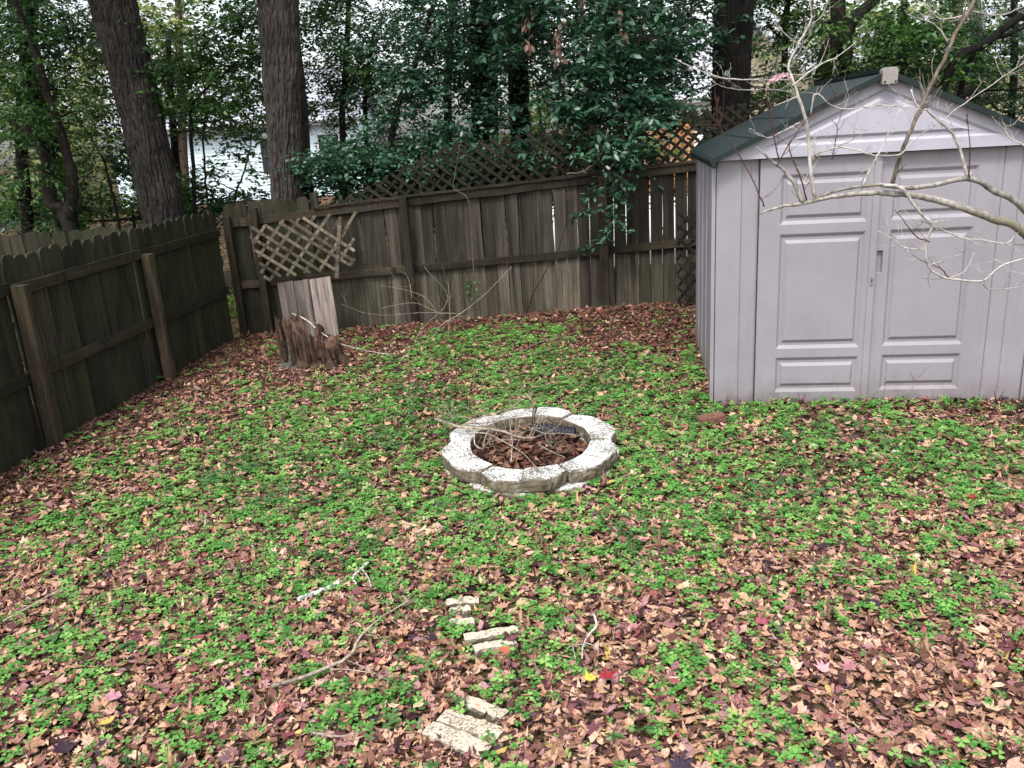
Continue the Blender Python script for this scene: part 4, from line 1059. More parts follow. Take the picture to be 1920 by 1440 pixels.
# ------------------------------------------------------------------ foliage engine
# leaf template: base at the origin, tip along +x
leafT = (np.array([(0, 0, 0), (.28, .20, .05), (.62, .23, .06), (1, 0, -.04), (.62, -.23, .06), (.28, -.20, .05), (.5, 0, 0)], float),
         np.array([(0, 6, 1), (1, 6, 2), (2, 6, 3), (0, 5, 6), (5, 4, 6), (4, 3, 6)]))
leafL = (np.array([(0, 0, 0), (.48, .29, .06), (1, 0, -.05), (.48, -.29, .06)], float), np.array([(0, 2, 1), (0, 3, 2)]))
leafN = (np.array([(0, 0, 0), (.45, .18, .04), (1, 0, -.06), (.45, -.18, .04)], float), np.array([(0, 2, 1), (0, 3, 2)]))
def leaf_batch(pos, size, yaw, pitch, roll, T):
    V, F = T; n = len(pos); k = len(V); X = np.repeat(V[None], n, 0) * size[:, None, None]
    c, s = np.cos(roll)[:, None], np.sin(roll)[:, None]; y = X[..., 1] * c - X[..., 2] * s; z = X[..., 1] * s + X[..., 2] * c; x = X[..., 0]
    c, s = np.cos(pitch)[:, None], np.sin(pitch)[:, None]; x2 = x * c - z * s; z2 = x * s + z * c
    c, s = np.cos(yaw)[:, None], np.sin(yaw)[:, None]; x3 = x2 * c - y * s; y3 = x2 * s + y * c
    W = np.stack([x3, y3, z2], -1) + pos[:, None]
    return W.reshape(-1, 3), (F[None] + (np.arange(n) * k)[:, None, None]).reshape(-1, 3)
DENS = 2.1
def foliage(parent_loc, clumps, leaf, T, nleaf=14, spread=.5):
    """clumps: (centre, radii, twigs). Twigs radiate from random points of the clump; returns leaf mesh, twig mesh."""
    P0, SZ, YW, PT, RL = [], [], [], [], []; tw = MB()
    for c, r, n in clumps:
        c = np.asarray(c, float); r = np.asarray(r, float); n = int(n * DENS)
        # sub-clumps give uneven density
        subs = RNG.normal(0, .55, (max(4, n // 12), 3)); subs /= np.maximum(1, np.linalg.norm(subs, axis=1))[:, None]
        for i in range(n):
            sct = subs[RNG.integers(len(subs))] + RNG.normal(0, .20, 3)
            st = c + r * sct; out = sct * r; out[2] *= .5
            d = out / (np.linalg.norm(out) + 1e-6) * .7 + RNG.normal(0, .6, 3); d[2] = d[2] * .5 + .05; d /= np.linalg.norm(d)
            L = spread * RNG.uniform(.5, 1.2); m = nleaf
            tt = np.linspace(.12, 1, m)[:, None]; path = st + d * L * tt; path[:, 2] -= (tt[:, 0] ** 2) * L * RNG.uniform(.05, .45)
            if i % 2 == 0: tw.tube([st, path[m // 2], path[-1]], [.0045, .003, .0015], 3, False)
            yb = math.atan2(d[1], d[0])
            P0.append(path + RNG.normal(0, .012, path.shape)); side = np.where(np.arange(m) % 2 == 0, 1, -1)
            YW.append(yb + side * RNG.uniform(.5, 1.3, m)); PT.append(RNG.normal(-.25, .35, m)); RL.append(RNG.normal(0, .45, m)); SZ.append(leaf * RNG.uniform(.6, 1.2, m))
    V, F = leaf_batch(np.concatenate(P0) - np.asarray(parent_loc), np.concatenate(SZ), np.concatenate(YW), np.concatenate(PT), np.concatenate(RL), T)
    return V, F, tw
def limb_to(b, a, c, r0, r1):
    a, c = np.asarray(a, float), np.asarray(c, float); L = np.linalg.norm(c - a)
    m1 = a * .65 + c * .35 + RNG.normal(0, .06 * L, 3); m2 = a * .3 + c * .7 + RNG.normal(0, .06 * L, 3)
    b.tube(smooth_path([a, m1, m2, c], 4), lerp_r([r0, (r0 + r1) * .45, r1], 13), 6)
def bark_trunk(pts, radii, seed, ridges=30, amp=.12, k=150, rows=260):
    path = np.array(smooth_path(pts, 12)); n = len(path); t = np.linspace(0, 1, n); tt = np.linspace(0, 1, rows)
    path = np.stack([np.interp(tt, t, path[:, i]) for i in range(3)], -1); R = np.interp(tt, np.linspace(0, 1, len(radii)), radii)
    ang = np.linspace(0, 2 * math.pi, k, endpoint=False)
    hgt = path[:, 2][:, None] + 0 * ang[None]; A2 = ang[None] + 0 * hgt
    px = np.stack([np.cos(A2) * ridges / 4 + 30, np.sin(A2) * ridges / 4 + 30, hgt * 4.6 + 9], -1)
    nz = np.minimum(1, np.abs(fbm(px, seed, 2) - .5) * 5); big = fbm(np.stack([np.cos(A2) * 1.2 + 5, np.sin(A2) * 1.2 + 5, hgt * .8], -1), seed + 5, 2) - .5
    rr = R[:, None] * (1 + amp * (nz - .6) + .22 * big)
    V = np.zeros((rows, k, 3)); V[..., 0] = path[:, 0][:, None] + rr * np.cos(A2); V[..., 1] = path[:, 1][:, None] + rr * np.sin(A2); V[..., 2] = path[:, 2][:, None]
    i = (np.arange(rows - 1)[:, None] * k + np.arange(k)[None]); j = (np.arange(rows - 1)[:, None] * k + (np.arange(k)[None] + 1) % k)
    F = np.stack([i, j, j + k, i + k], -1).reshape(-1, 4)
    return V.reshape(-1, 3), F

def tree(name, label, cat, trunks, clumps, leaf, lm, bm, T=leafL, nleaf=14, spread=.5, limbs=True, big=False, group=None, extra=None, limb_r=.022, root=None, singles=0):
    """trunks: list of (points, radii)."""
    o = np.array(trunks[0][0][0], float) if root is None else np.array(root, float)
    t = thing(name, label, cat, o, 0, group); allp = []
    for k, (pts, radii) in enumerate(trunks):
        pts = [np.asarray(p, float) for p in pts]
        if big:
            V, F = bark_trunk([p - o for p in pts], radii, 11 + k); me = fast_mesh('trunk', V, F)
        else:
            b = MB(); sp = smooth_path([p - o for p in pts], 6); sp = [q + np.array([*RNG.normal(0, .006, 2), 0]) for q in sp]; b.tube(sp, lerp_r(radii, len(sp)), 9); me = b.mesh('trunk')
        me.polygons.foreach_set('use_smooth', [not big] * len(me.polygons))
        part('trunk', me, bm, t); allp += smooth_path(pts, 5)
    if clumps:
        allp = np.array(allp)
        if limbs:
            for c, r, n in clumps:
                b = MB(); c = np.asarray(c, float); dd = np.linalg.norm(allp - c, axis=1) + np.maximum(0, allp[:, 2] - c[2]) * 2; a = allp[np.argmin(dd)]
                limb_to(b, a - o, c - o, limb_r, limb_r * .35)
                for _ in range(4):
                    e = c + np.asarray(r) * RNG.normal(0, .5, 3); limb_to(b, c - o, e - o, limb_r * .35, limb_r * .12)
                part('branch', b.mesh('branch', smooth=True), bm, t)
        V, F, tw = foliage(o, clumps, leaf, T, nleaf, spread)
        k = len(T[0]); single = 0
        if singles:      # the leaves that show largest are objects of their own
            L = V.reshape(-1, k, 3); cen = L.mean(1) + o; q = (cen - np.array([0, 0, CAM_H])) @ R3; u = 960 - FPX * q[:, 0] / q[:, 2]; v = 720 + FPX * q[:, 1] / q[:, 2]
            size = np.linalg.norm(L[:, 3] - L[:, 0], axis=1) / -q[:, 2] * ((u > 0) & (u < 1920) & (v > 0))
            idx = np.argsort(-size)[:singles]
            for i in idx:
                base = L[i, 0].copy(); me = fast_mesh('leaf', L[i] - base, T[1]); part('leaf', me, lm, t, base)
            keep = np.ones(len(L), bool); keep[idx] = False; L = L[keep]; V = L.reshape(-1, 3); F = (T[1][None] + (np.arange(len(L)) * k)[:, None, None]).reshape(-1, 3)
        cr = part('crown', fast_mesh('crown', V, F), lm, t, kind='stuff')
        if tw.v: part('twigs', tw.mesh('twigs'), bm, cr, kind='stuff')
    return t
def CL(u, v, Y, ru, rv, ry, n):     # clump seen at (u,v) with apparent radii ru, rv (photo pixels)
    p = P(u, v, Y); s = Y / FPX; return (p, (ru * s, ry, rv * s), n)
def PP(lst, Y): return [P(u, v, Y) for u, v in lst]

# -- big trunks
x0 = P(305, 400, 11.3); root = np.array([x0[0] + .02, 11.3, -.1])
tree('tree', 'thick furrowed trunk leaning left behind the left fence', 'tree', [([root, x0, P(262, 200, 11.35), P(210, 0, 11.4), P(160, -200, 11.6), P(120, -450, 12)], [.30, .25, .265, .28, .26, .22])],
     [CL(150, -330, 11, 260, 120, 1.5, 60), CL(420, -360, 12.5, 260, 130, 1.6, 60)], .09, M['fol_dark'], M['bark1'], big=True, limb_r=.06)
x0 = P(540, 372, 10.95); root = np.array([x0[0], 10.95, -.1])
tree('tree', 'tall straight grey-brown trunk behind the corner of the fences', 'tree', [([root, x0, P(532, 200, 10.95), P(521, 0, 10.95), P(510, -250, 11.0), P(500, -500, 11.2)], [.26, .205, .225, .245, .235, .2])],
     [CL(640, -380, 12, 260, 120, 1.6, 60)], .09, M['fol_dark'], M['bark2'], big=True, limb_r=.06)
x0 = P(567, 372, 11.35)
tree('tree', 'narrower second trunk tucked behind the tall straight trunk', 'tree', [([np.array([x0[0] + .02, 11.35, -.1]), x0, P(555, 200, 11.4), P(540, 60, 11.5), P(528, -80, 11.6), P(515, -300, 11.7)], [.17, .155, .15, .14, .13, .11])], [CL(560, -330, 12, 200, 90, 1.2, 30)], .09, M['fol_dark'], M['bark2'], big=True)
x0 = P(1368, 270, 10.9)
tree('tree', 'very dark trunk rising behind the left roof slope of the shed', 'tree', [([np.array([x0[0], 10.9, -.1]), x0, P(1371, 120, 10.9), P(1375, 0, 10.9), P(1378, -250, 11)], [.25, .225, .225, .23, .21])],
     [CL(1300, -330, 11.2, 300, 110, 1.5, 70), CL(1560, -330, 12, 280, 110, 1.6, 70)], .09, M['fol_dark'], M['bark3'], big=True, limb_r=.06)
x0 = P(910, 300, 11.6)
tree('tree', 'dark leaf-hidden trunk behind the middle of the back fence', 'tree', [([np.array([x0[0], 11.6, -.1]), x0, P(908, 150, 11.6), P(906, 0, 11.6), P(903, -200, 11.7)], [.20, .185, .18, .175, .17])],
     [CL(940, -300, 12.5, 330, 120, 1.8, 80)], .09, M['fol_dark'], M['bark3'], big=True, limb_r=.06)
tree('tree', 'forked brown stems behind the ridge of the shed roof', 'tree', [([P(1545, 200, 11.8) * [1, 1, 0], P(1545, 150, 11.8), P(1568, 60, 11.8), P(1572, -80, 11.8)], [.13, .12, .10, .09]), ([P(1585, 200, 11.9) * [1, 1, 0], P(1583, 140, 11.9), P(1592, 50, 11.9), P(1640, 0, 12.1), P(1700, -60, 12.3)], [.12, .10, .09, .07, .05])],
     [CL(1640, -60, 12.3, 200, 90, .9, 90), CL(1480, 30, 12.6, 90, 80, .7, 40)], .075, M['fol_mid'], M['barkthin'], limb_r=.03)
tree('tree', 'slanting dark trunks at the upper right behind the shed', 'tree', [([P(1700, 260, 11.0) * [1, 1, 0], P(1770, 155, 11.0), P(1850, 80, 11.0), P(1920, 25, 11.0), P(2020, -60, 11.1)], [.06, .055, .05, .045, .04]), ([P(1760, 260, 11.3) * [1, 1, 0], P(1815, 125, 11.3), P(1900, 60, 11.3), P(1990, 0, 11.4)], [.04, .036, .032, .028])],
     [CL(1880, 30, 11.8, 120, 90, .8, 80), CL(1960, 150, 11.6, 80, 100, .7, 60)], .06, M['fol_dark'], M['bark3'], limb_r=.025)
tree('tree', 'pale slim trunk at the upper right among dark leaves', 'tree', [([P(1835, 260, 12.6) * [1, 1, 0], P(1833, 120, 12.6), P(1828, 0, 12.6), P(1825, -200, 12.7)], [.10, .095, .09, .08])], [CL(1760, 60, 13, 110, 80, .8, 70)], .07, M['fol_mid'], M['barkpale'])

def canopy(px, label, cl):
    tree('tree', label, 'tree', [([np.array([px, 12.4, -.1]), np.array([px, 12.4, 3.0]), np.array([px + .1, 12.0, 6.5])], [.16, .15, .10])], cl, .10, M['fol_dark'], M['bark3'], limb_r=.05)
canopy(-6.3, 'tall dark tree at the far left edge with a crown above the picture', [((-5.5, 10.0, 5.6), (1.6, 1.8, .6), 90), ((-4.4, 8.2, 5.9), (1.3, 1.3, .5), 60), ((-3.2, 10.6, 5.9), (1.5, 1.3, .6), 80)])
canopy(.35, 'tall slim dark tree behind the middle of the lattice', [((-1.2, 10.4, 5.7), (1.6, 1.4, .6), 90), ((.4, 9.6, 5.8), (1.6, 1.4, .6), 90), ((2.0, 10.2, 5.7), (1.5, 1.4, .6), 90), ((.8, 11.2, 5.0), (1.8, .9, .5), 70)])

# -- left woodland
tree('tree', 'crooked dark multi-stem evergreen behind the left fence', 'tree',
     [([P(132, 430, 10.9) * [1, 1, 0], P(128, 415, 10.9), P(98, 385, 10.9), P(90, 335, 10.9), P(82, 290, 10.95), P(55, 250, 11.0), P(20, 225, 11.0)], [.10, .09, .075, .065, .06, .05, .035]),
      ([P(128, 415, 10.9), P(135, 340, 10.9), P(118, 260, 11.0), P(90, 180, 11.1), P(60, 80, 11.2), P(18, -20, 11.3)], [.085, .07, .055, .05, .04, .03])],
     [CL(60, 160, 11.0, 90, 70, .6, 85), CL(150, 210, 11.9, 80, 60, .4, 75), CL(40, 300, 11.0, 70, 55, .5, 60), CL(100, 60, 11.9, 100, 70, .4, 80), CL(160, 330, 11.9, 55, 40, .3, 26), CL(0, 30, 11.3, 80, 70, .6, 60)],
     .075, M['fol_mid'], M['barkthin'], leafN, 15, .42, limb_r=.02)
tree('tree', 'dark leafy evergreen filling the top left corner', 'tree', [([P(30, 420, 12.4) * [1, 1, 0], P(40, 250, 12.4), P(60, 60, 12.5), P(70, -120, 12.6)], [.09, .08, .07, .05])],
     [CL(30, 60, 12.4, 130, 80, .9, 110), CL(130, 130, 12.6, 90, 70, .7, 80), CL(30, 230, 12.4, 100, 80, .8, 90), CL(170, 290, 12.4, 60, 70, .6, 50), CL(150, 20, 12.8, 90, 60, .7, 60), CL(20, 370, 12.2, 90, 50, .6, 60)], .08, M['fol_dark'], M['barkthin'], leafL, 14, .5)
for u0, lst, r, lb, cl in ((222, [(222, 415), (205, 340), (188, 285), (150, 230)], .022, 'thin leaning sapling left of the leaning trunk', [CL(190, 180, 12, 50, 60, .4, 26)]),
                       (362, [(368, 405), (362, 300), (358, 215), (378, 175), (440, 120)], .030, 'bent dark sapling between the two big trunks', [CL(400, 140, 11.6, 90, 60, .6, 95), CL(330, 120, 11.8, 55, 60, .5, 50), CL(440, 220, 11.8, 45, 50, .4, 26)]),
                       (392, [(392, 405), (385, 330), (382, 260), (385, 180), (372, 100)], .018, 'slim straight sapling between the two big trunks', [CL(395, 60, 11.9, 90, 55, .6, 70), CL(470, 40, 12, 60, 60, .5, 50)]),
                       (440, [(440, 392), (455, 330), (470, 270), (475, 210)], .016, 'thin sapling left of the tall straight trunk', [CL(455, 170, 11.7, 45, 45, .4, 30), CL(450, 300, 11.6, 40, 30, .3, 12), CL(400, 340, 11.6, 60, 22, .3, 14)])):
    tree('sapling', lb, 'sapling', [([P(lst[0][0], 430, 11.7) * [1, 1, 0]] + PP(lst, 11.7), [r, r * .9, r * .8, r * .6, r * .4])], cl, .075, M['fol_mid'], M['barkthin'], leafL, 13, .42, limb_r=.012)
tree('tree', 'light green leafy tree behind the two big trunks', 'tree', [([P(330, 400, 14) * [1, 1, 0], P(325, 250, 14), P(315, 60, 14)], [.07, .06, .04])], [CL(330, 100, 14, 60, 60, .7, 54), CL(440, 130, 14.2, 70, 60, .7, 50), CL(480, 30, 14, 60, 60, .7, 40), CL(390, 190, 13.6, 60, 40, .5, 46), CL(330, 190, 13.8, 50, 35, .5, 34), CL(460, 200, 13.8, 50, 30, .5, 34), CL(400, 240, 13.8, 90, 18, .5, 24)], .085, M['fol_mid'], M['barkthin'], leafL, 13, .5)
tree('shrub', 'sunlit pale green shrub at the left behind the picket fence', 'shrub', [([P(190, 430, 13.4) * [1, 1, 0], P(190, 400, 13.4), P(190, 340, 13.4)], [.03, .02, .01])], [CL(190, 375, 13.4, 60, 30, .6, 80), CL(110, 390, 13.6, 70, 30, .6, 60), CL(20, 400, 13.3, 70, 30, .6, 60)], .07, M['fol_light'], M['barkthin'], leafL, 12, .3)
tree('shrub', 'low leafy shrub in front of the blue house wall', 'shrub', [([P(400, 420, 12.8) * [1, 1, 0], P(400, 395, 12.8), P(400, 360, 12.8)], [.03, .02, .01])], [CL(350, 372, 12.8, 50, 20, .4, 34), CL(440, 368, 12.8, 60, 20, .4, 40), CL(360, 340, 12.9, 40, 24, .3, 14)], .07, M['fol_mid'], M['barkthin'], leafL, 12, .3)
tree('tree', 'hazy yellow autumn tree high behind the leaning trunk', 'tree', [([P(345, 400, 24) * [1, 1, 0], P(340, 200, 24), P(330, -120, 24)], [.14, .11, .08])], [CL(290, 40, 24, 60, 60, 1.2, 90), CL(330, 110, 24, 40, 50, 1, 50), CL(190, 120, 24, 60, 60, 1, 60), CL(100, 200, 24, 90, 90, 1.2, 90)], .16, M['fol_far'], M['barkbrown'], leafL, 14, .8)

tree('shrub', 'low tangled green undergrowth behind the left fence under the leaning trunk', 'shrub', [([P(250, 430, 12.6) * [1, 1, 0], P(250, 410, 12.6), P(250, 385, 12.6)], [.03, .02, .01])], [CL(250, 398, 12.6, 60, 22, .5, 46), CL(340, 396, 12.8, 70, 16, .5, 44), CL(80, 405, 12.6, 90, 26, .5, 60), CL(450, 385, 12.6, 50, 16, .4, 24)], .07, M['fol_mid'], M['barkthin'], leafL, 12, .3)
tree('shrub', 'leafy plant showing through the gap at the corner of the fences', 'shrub', [([P(418, 600, 11.3) * [1, 1, 0], P(418, 560, 11.3), P(416, 480, 11.3)], [.02, .015, .01])], [CL(418, 560, 11.3, 22, 60, .2, 30)], .06, M['fol_light'], M['barkthin'], leafL, 12, .25)

# -- middle woodland
tree('tree', 'small-leaved green tree right of the tall straight trunk', 'tree', [([P(640, 380, 12.2) * [1, 1, 0], P(642, 250, 12.2), P(650, 100, 12.2), P(655, -60, 12.3)], [.05, .045, .04, .03]), ([P(690, 380, 12.4) * [1, 1, 0], P(685, 230, 12.4), P(700, 60, 12.4)], [.04, .035, .025])],
     [CL(630, 60, 12.2, 70, 80, .7, 90), CL(720, 70, 12.4, 90, 70, .7, 100), CL(650, 150, 12.1, 60, 40, .5, 42), CL(740, 160, 12.3, 80, 40, .5, 46), CL(670, 0, 12.6, 100, 60, .8, 60), CL(610, 200, 12.6, 40, 26, .4, 30), CL(620, 110, 13, 50, 50, .5, 60), CL(700, 130, 13, 60, 40, .5, 60), CL(610, 20, 13, 50, 50, .5, 60), CL(690, 200, 12.8, 60, 24, .4, 30)], .062, M['fol_mid'], M['barkthin'], leafL, 14, .42)
tree('tree', 'blue-green evergreen overhanging the left part of the lattice', 'tree', [([P(730, 380, 11.2) * [1, 1, 0], P(735, 260, 11.2), P(780, 120, 11.2), P(820, -20, 11.3)], [.05, .045, .035, .03])],
     [CL(650, 300, 10.8, 65, 28, .35, 75), CL(620, 330, 10.6, 30, 25, .25, 26), CL(720, 285, 10.9, 70, 30, .4, 50), CL(800, 240, 11.0, 70, 45, .5, 60), CL(850, 170, 11.1, 70, 60, .5, 95), CL(790, 90, 11.3, 90, 60, .6, 100), CL(860, 40, 11.2, 90, 60, .6, 110), CL(790, 300, 10.7, 80, 26, .3, 55), CL(870, 290, 10.6, 60, 25, .3, 55), CL(720, 200, 11.4, 50, 40, .4, 24)],
     .072, M['fol_teal'], M['barkthin'], leafL, 13, .40)
tree('tree', 'dark thicket behind the middle of the lattice', 'tree', [([P(840, 380, 12.6) * [1, 1, 0], P(840, 200, 12.6), P(850, 0, 12.6)], [.07, .06, .05]), ([P(1180, 360, 12.8) * [1, 1, 0], P(1185, 150, 12.8), P(1190, -40, 12.8)], [.07, .06, .05])],
     [CL(760, 330, 11.6, 110, 25, .4, 55), CL(900, 320, 11.5, 90, 30, .4, 60), CL(1030, 310, 11.6, 90, 24, .4, 40), CL(870, 110, 12.6, 80, 90, .8, 110), CL(1080, 60, 12.6, 110, 80, .8, 150), CL(1220, 60, 12.6, 90, 80, .8, 130), CL(1180, 160, 12.6, 70, 60, .6, 70), CL(1110, 170, 12.8, 40, 50, .5, 36), CL(1290, 20, 12.6, 90, 50, .8, 70), CL(950, 20, 12.8, 60, 50, .6, 40)], .085, M['fol_olive'], M['bark3'], leafL, 14, .5)
tree('shrub', 'large-leaved blue-green shrub hanging over the back fence', 'shrub', [([P(1120, 330, 10.7) * [1, 1, 0], P(1118, 300, 10.7), P(1105, 150, 10.7), P(1090, 20, 10.7), P(1085, -80, 10.7)], [.04, .035, .03, .025, .02]), ([P(1160, 330, 10.8) * [1, 1, 0], P(1165, 250, 10.8), P(1190, 100, 10.8), P(1230, -20, 10.8)], [.03, .03, .025, .02]), ([P(1075, 330, 10.75) * [1, 1, 0], P(1068, 250, 10.75), P(1040, 120, 10.8)], [.03, .025, .02])],
     [CL(1080, 40, 10.6, 90, 60, .45, 75), CL(1180, 70, 10.6, 80, 60, .45, 75), CL(1120, 150, 10.5, 80, 50, .4, 60), CL(1190, 190, 10.4, 60, 45, .35, 42), CL(1040, 190, 10.5, 45, 30, .3, 18), CL(1230, 130, 10.7, 60, 50, .4, 36), CL(1240, 210, 10.5, 45, 30, .3, 20), CL(1130, 255, 10.3, 80, 20, .25, 26), CL(950, 285, 10.25, 60, 12, .15, 14), CL(1020, 270, 10.3, 50, 14, .2, 14), CL(960, 100, 10.8, 50, 90, .4, 55), CL(1280, 60, 10.8, 60, 60, .4, 36), CL(985, 20, 10.7, 70, 40, .4, 40), CL(1155, 285, 9.98, 40, 28, .08, 12), CL(1195, 240, 10.1, 50, 30, .15, 18), CL(1130, 215, 10.3, 50, 30, .2, 16)],
     .098, M['fol_teal'], M['barkbrown'], leafT, 11, .42, limb_r=.014, singles=290)
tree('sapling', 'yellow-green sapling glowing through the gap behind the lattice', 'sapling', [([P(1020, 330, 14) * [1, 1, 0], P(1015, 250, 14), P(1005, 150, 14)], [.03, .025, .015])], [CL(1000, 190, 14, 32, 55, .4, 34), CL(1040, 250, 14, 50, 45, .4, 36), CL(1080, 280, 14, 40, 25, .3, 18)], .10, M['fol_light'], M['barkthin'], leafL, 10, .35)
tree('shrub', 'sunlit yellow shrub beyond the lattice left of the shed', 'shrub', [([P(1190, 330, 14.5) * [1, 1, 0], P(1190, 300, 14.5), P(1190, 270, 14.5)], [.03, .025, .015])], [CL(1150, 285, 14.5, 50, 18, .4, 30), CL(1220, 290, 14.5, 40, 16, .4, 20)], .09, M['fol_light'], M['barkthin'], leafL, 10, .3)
tree('tree', 'green tree between the dark trunk and the shed ridge', 'tree', [([P(1470, 250, 12.4) * [1, 1, 0], P(1470, 120, 12.4), P(1480, -40, 12.4)], [.05, .045, .04])], [CL(1300, 170, 11.8, 50, 50, .4, 30), CL(1440, 50, 12.2, 60, 60, .6, 50), CL(1500, 90, 12.6, 60, 50, .6, 30), CL(1300, 250, 11.4, 40, 30, .3, 22), CL(1390, 210, 11.6, 60, 50, .4, 55), CL(1440, 150, 11.9, 50, 30, .4, 22), CL(1500, 0, 12.4, 90, 50, .6, 60)], .075, M['fol_mid'], M['barkthin'], leafL, 13, .42)
tree('tree', 'broad-leaved green tree right of the shed ridge', 'tree', [([P(1690, 260, 11.5) * [1, 1, 0], P(1690, 120, 11.5), P(1700, -40, 11.5)], [.05, .045, .04])], [CL(1650, 60, 11.4, 90, 60, .5, 70), CL(1740, 40, 11.3, 80, 50, .5, 70), CL(1700, 120, 11.6, 60, 40, .4, 40), CL(1760, 140, 11.8, 60, 50, .5, 40), CL(1640, 130, 11.8, 60, 25, .4, 24)], .085, M['fol_mid'], M['barkthin'], leafT, 11, .42)
tree('tree', 'dark fine-leaved evergreen at the right edge above the shed', 'tree', [([P(1900, 300, 12) * [1, 1, 0], P(1900, 150, 12), P(1900, -40, 12)], [.06, .05, .04])], [CL(1880, 100, 12, 80, 70, .6, 100), CL(1820, 190, 12.2, 60, 35, .5, 40), CL(1900, 210, 12, 60, 40, .5, 60), CL(1760, 100, 12.6, 70, 60, .6, 60), CL(1990, 60, 12, 90, 110, .8, 90)], .065, M['fol_dark'], M['barkthin'], leafN, 15, .4)
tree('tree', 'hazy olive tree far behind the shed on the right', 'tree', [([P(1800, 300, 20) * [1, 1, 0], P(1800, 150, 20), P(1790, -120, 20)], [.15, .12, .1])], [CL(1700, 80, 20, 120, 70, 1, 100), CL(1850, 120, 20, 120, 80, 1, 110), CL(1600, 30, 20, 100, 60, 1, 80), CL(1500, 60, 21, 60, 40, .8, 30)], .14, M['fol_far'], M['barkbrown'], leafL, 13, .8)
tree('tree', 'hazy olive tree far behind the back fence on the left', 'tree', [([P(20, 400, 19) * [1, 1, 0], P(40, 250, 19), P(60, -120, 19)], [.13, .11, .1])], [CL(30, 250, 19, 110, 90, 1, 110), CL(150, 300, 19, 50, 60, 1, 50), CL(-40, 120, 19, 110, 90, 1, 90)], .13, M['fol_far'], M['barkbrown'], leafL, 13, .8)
tree('shrub', 'dark undergrowth thicket pressed against the back of the back fence', 'shrub', [([P(900, 560, 11.2) * [1, 1, 0], P(900, 400, 11.2), P(905, 330, 11.2)], [.04, .03, .02])],
     [CL(u, 400 - (u - 640) * .12 - 20 * k, 11.0 + .2 * k, 70, 50, .25, 26) for u in range(640, 1200, 75) for k in (0, 2)] + [CL(700, 350, 11.0, 60, 22, .2, 30), CL(820, 330, 11.0, 60, 22, .2, 30), CL(960, 330, 11.0, 60, 22, .2, 30)], .08, M['fol_dark'], M['barkthin'], leafL, 13, .4)
# dead leaf clusters hanging in the shrub
def dead(px, lb, n):
    p = P(*px, 10.3); t = thing('dead_leaf_cluster', lb, 'dead leaves', p)
    b = MB(); b.tube([(0, 0, .15), (.01, 0, 0), (.0, .01, -.25)], [.004, .003, .002], 4); part('stem', b.mesh('s'), M['barkbrown'], t)
    pos = np.stack([RNG.normal(0, .04, n), RNG.normal(0, .03, n), RNG.uniform(-.3, .12, n)], -1)
    V, F = leaf_batch(pos, RNG.uniform(.07, .12, n), RNG.uniform(0, 6.28, n), RNG.uniform(-1.5, -.7, n), RNG.normal(0, .8, n), leafT); part('leaves', fast_mesh('l', V, F), M['fol_dead'], t)
dead((1045, 60), 'pinkish brown dead leaves hanging in the large-leaved shrub, right cluster', 34)
dead((990, 35), 'small brown dead leaf bunch hanging left of the larger dead cluster', 20)
dead((1165, 40), 'dim brown dead leaves hanging at the top right of the shrub', 20)
# vine hanging over the fence
def vine():
    o = P(1150, 300, 9.9); t = thing('hanging_vine', 'blue-green leafy shoot trailing down the back fence by its right post', 'vine', o)
    paths = [[(1180, 290), (1165, 330), (1150, 380), (1140, 420), (1135, 450)], [(1140, 400), (1105, 395), (1080, 410), ], [(1140, 430), (1120, 455), (1085, 470)], [(1165, 330), (1185, 350), (1190, 300)], [(1140, 390), (1165, 415), (1180, 435)], [(1150, 360), (1115, 360), (1100, 375)], [(1150, 340), (1175, 385)]]
    b = MB(); L = []
    for p in paths:
        sp = smooth_path([P(u, v, 9.82) - o for u, v in p], 5); b.tube(sp, lerp_r([.004, .002], len(sp)), 4); L += sp[1:]
    part('stem', b.mesh('s'), M['barkbrown'], t); L = np.array(L); L = np.repeat(L, 4, 0); n = len(L)
    V, F = leaf_batch(L + RNG.normal(0, .03, L.shape) * [1, .6, 1], RNG.uniform(.07, .12, n), RNG.uniform(0, 6.28, n), RNG.normal(-.3, .4, n), RNG.normal(0, .4, n), leafT)
    LL = V.reshape(-1, len(leafT[0]), 3)
    for i in range(len(LL)):
        base = LL[i, 0].copy(); part('leaf', fast_mesh('leaf', LL[i] - base, leafT[1]), M['fol_teal'], t, base)
vine()
def sprig(px, lb, n, r, Y, s=.045):
    p = P(*px, Y); t = thing('ivy_sprig', lb, 'ivy', p); pos = RNG.normal(0, r, (n, 3)) * [1, .3, 1.6]
    b = MB(); b.tube([(.02, .0, r * 2), (0, 0, 0), (-.01, 0, -r * 2)], [.003, .003, .002], 4); part('stem', b.mesh('s'), M['barkthin'], t)
    V, F = leaf_batch(pos, RNG.uniform(s * .7, s * 1.2, n), RNG.uniform(0, 6.28, n), RNG.normal(-.5, .4, n), RNG.normal(0, .4, n), leafT); part('leaves', fast_mesh('l', V, F), M['weed'], t)
sprig((881, 540), 'small dark ivy sprig growing out of the back fence boards', 45, .045, 9.93)
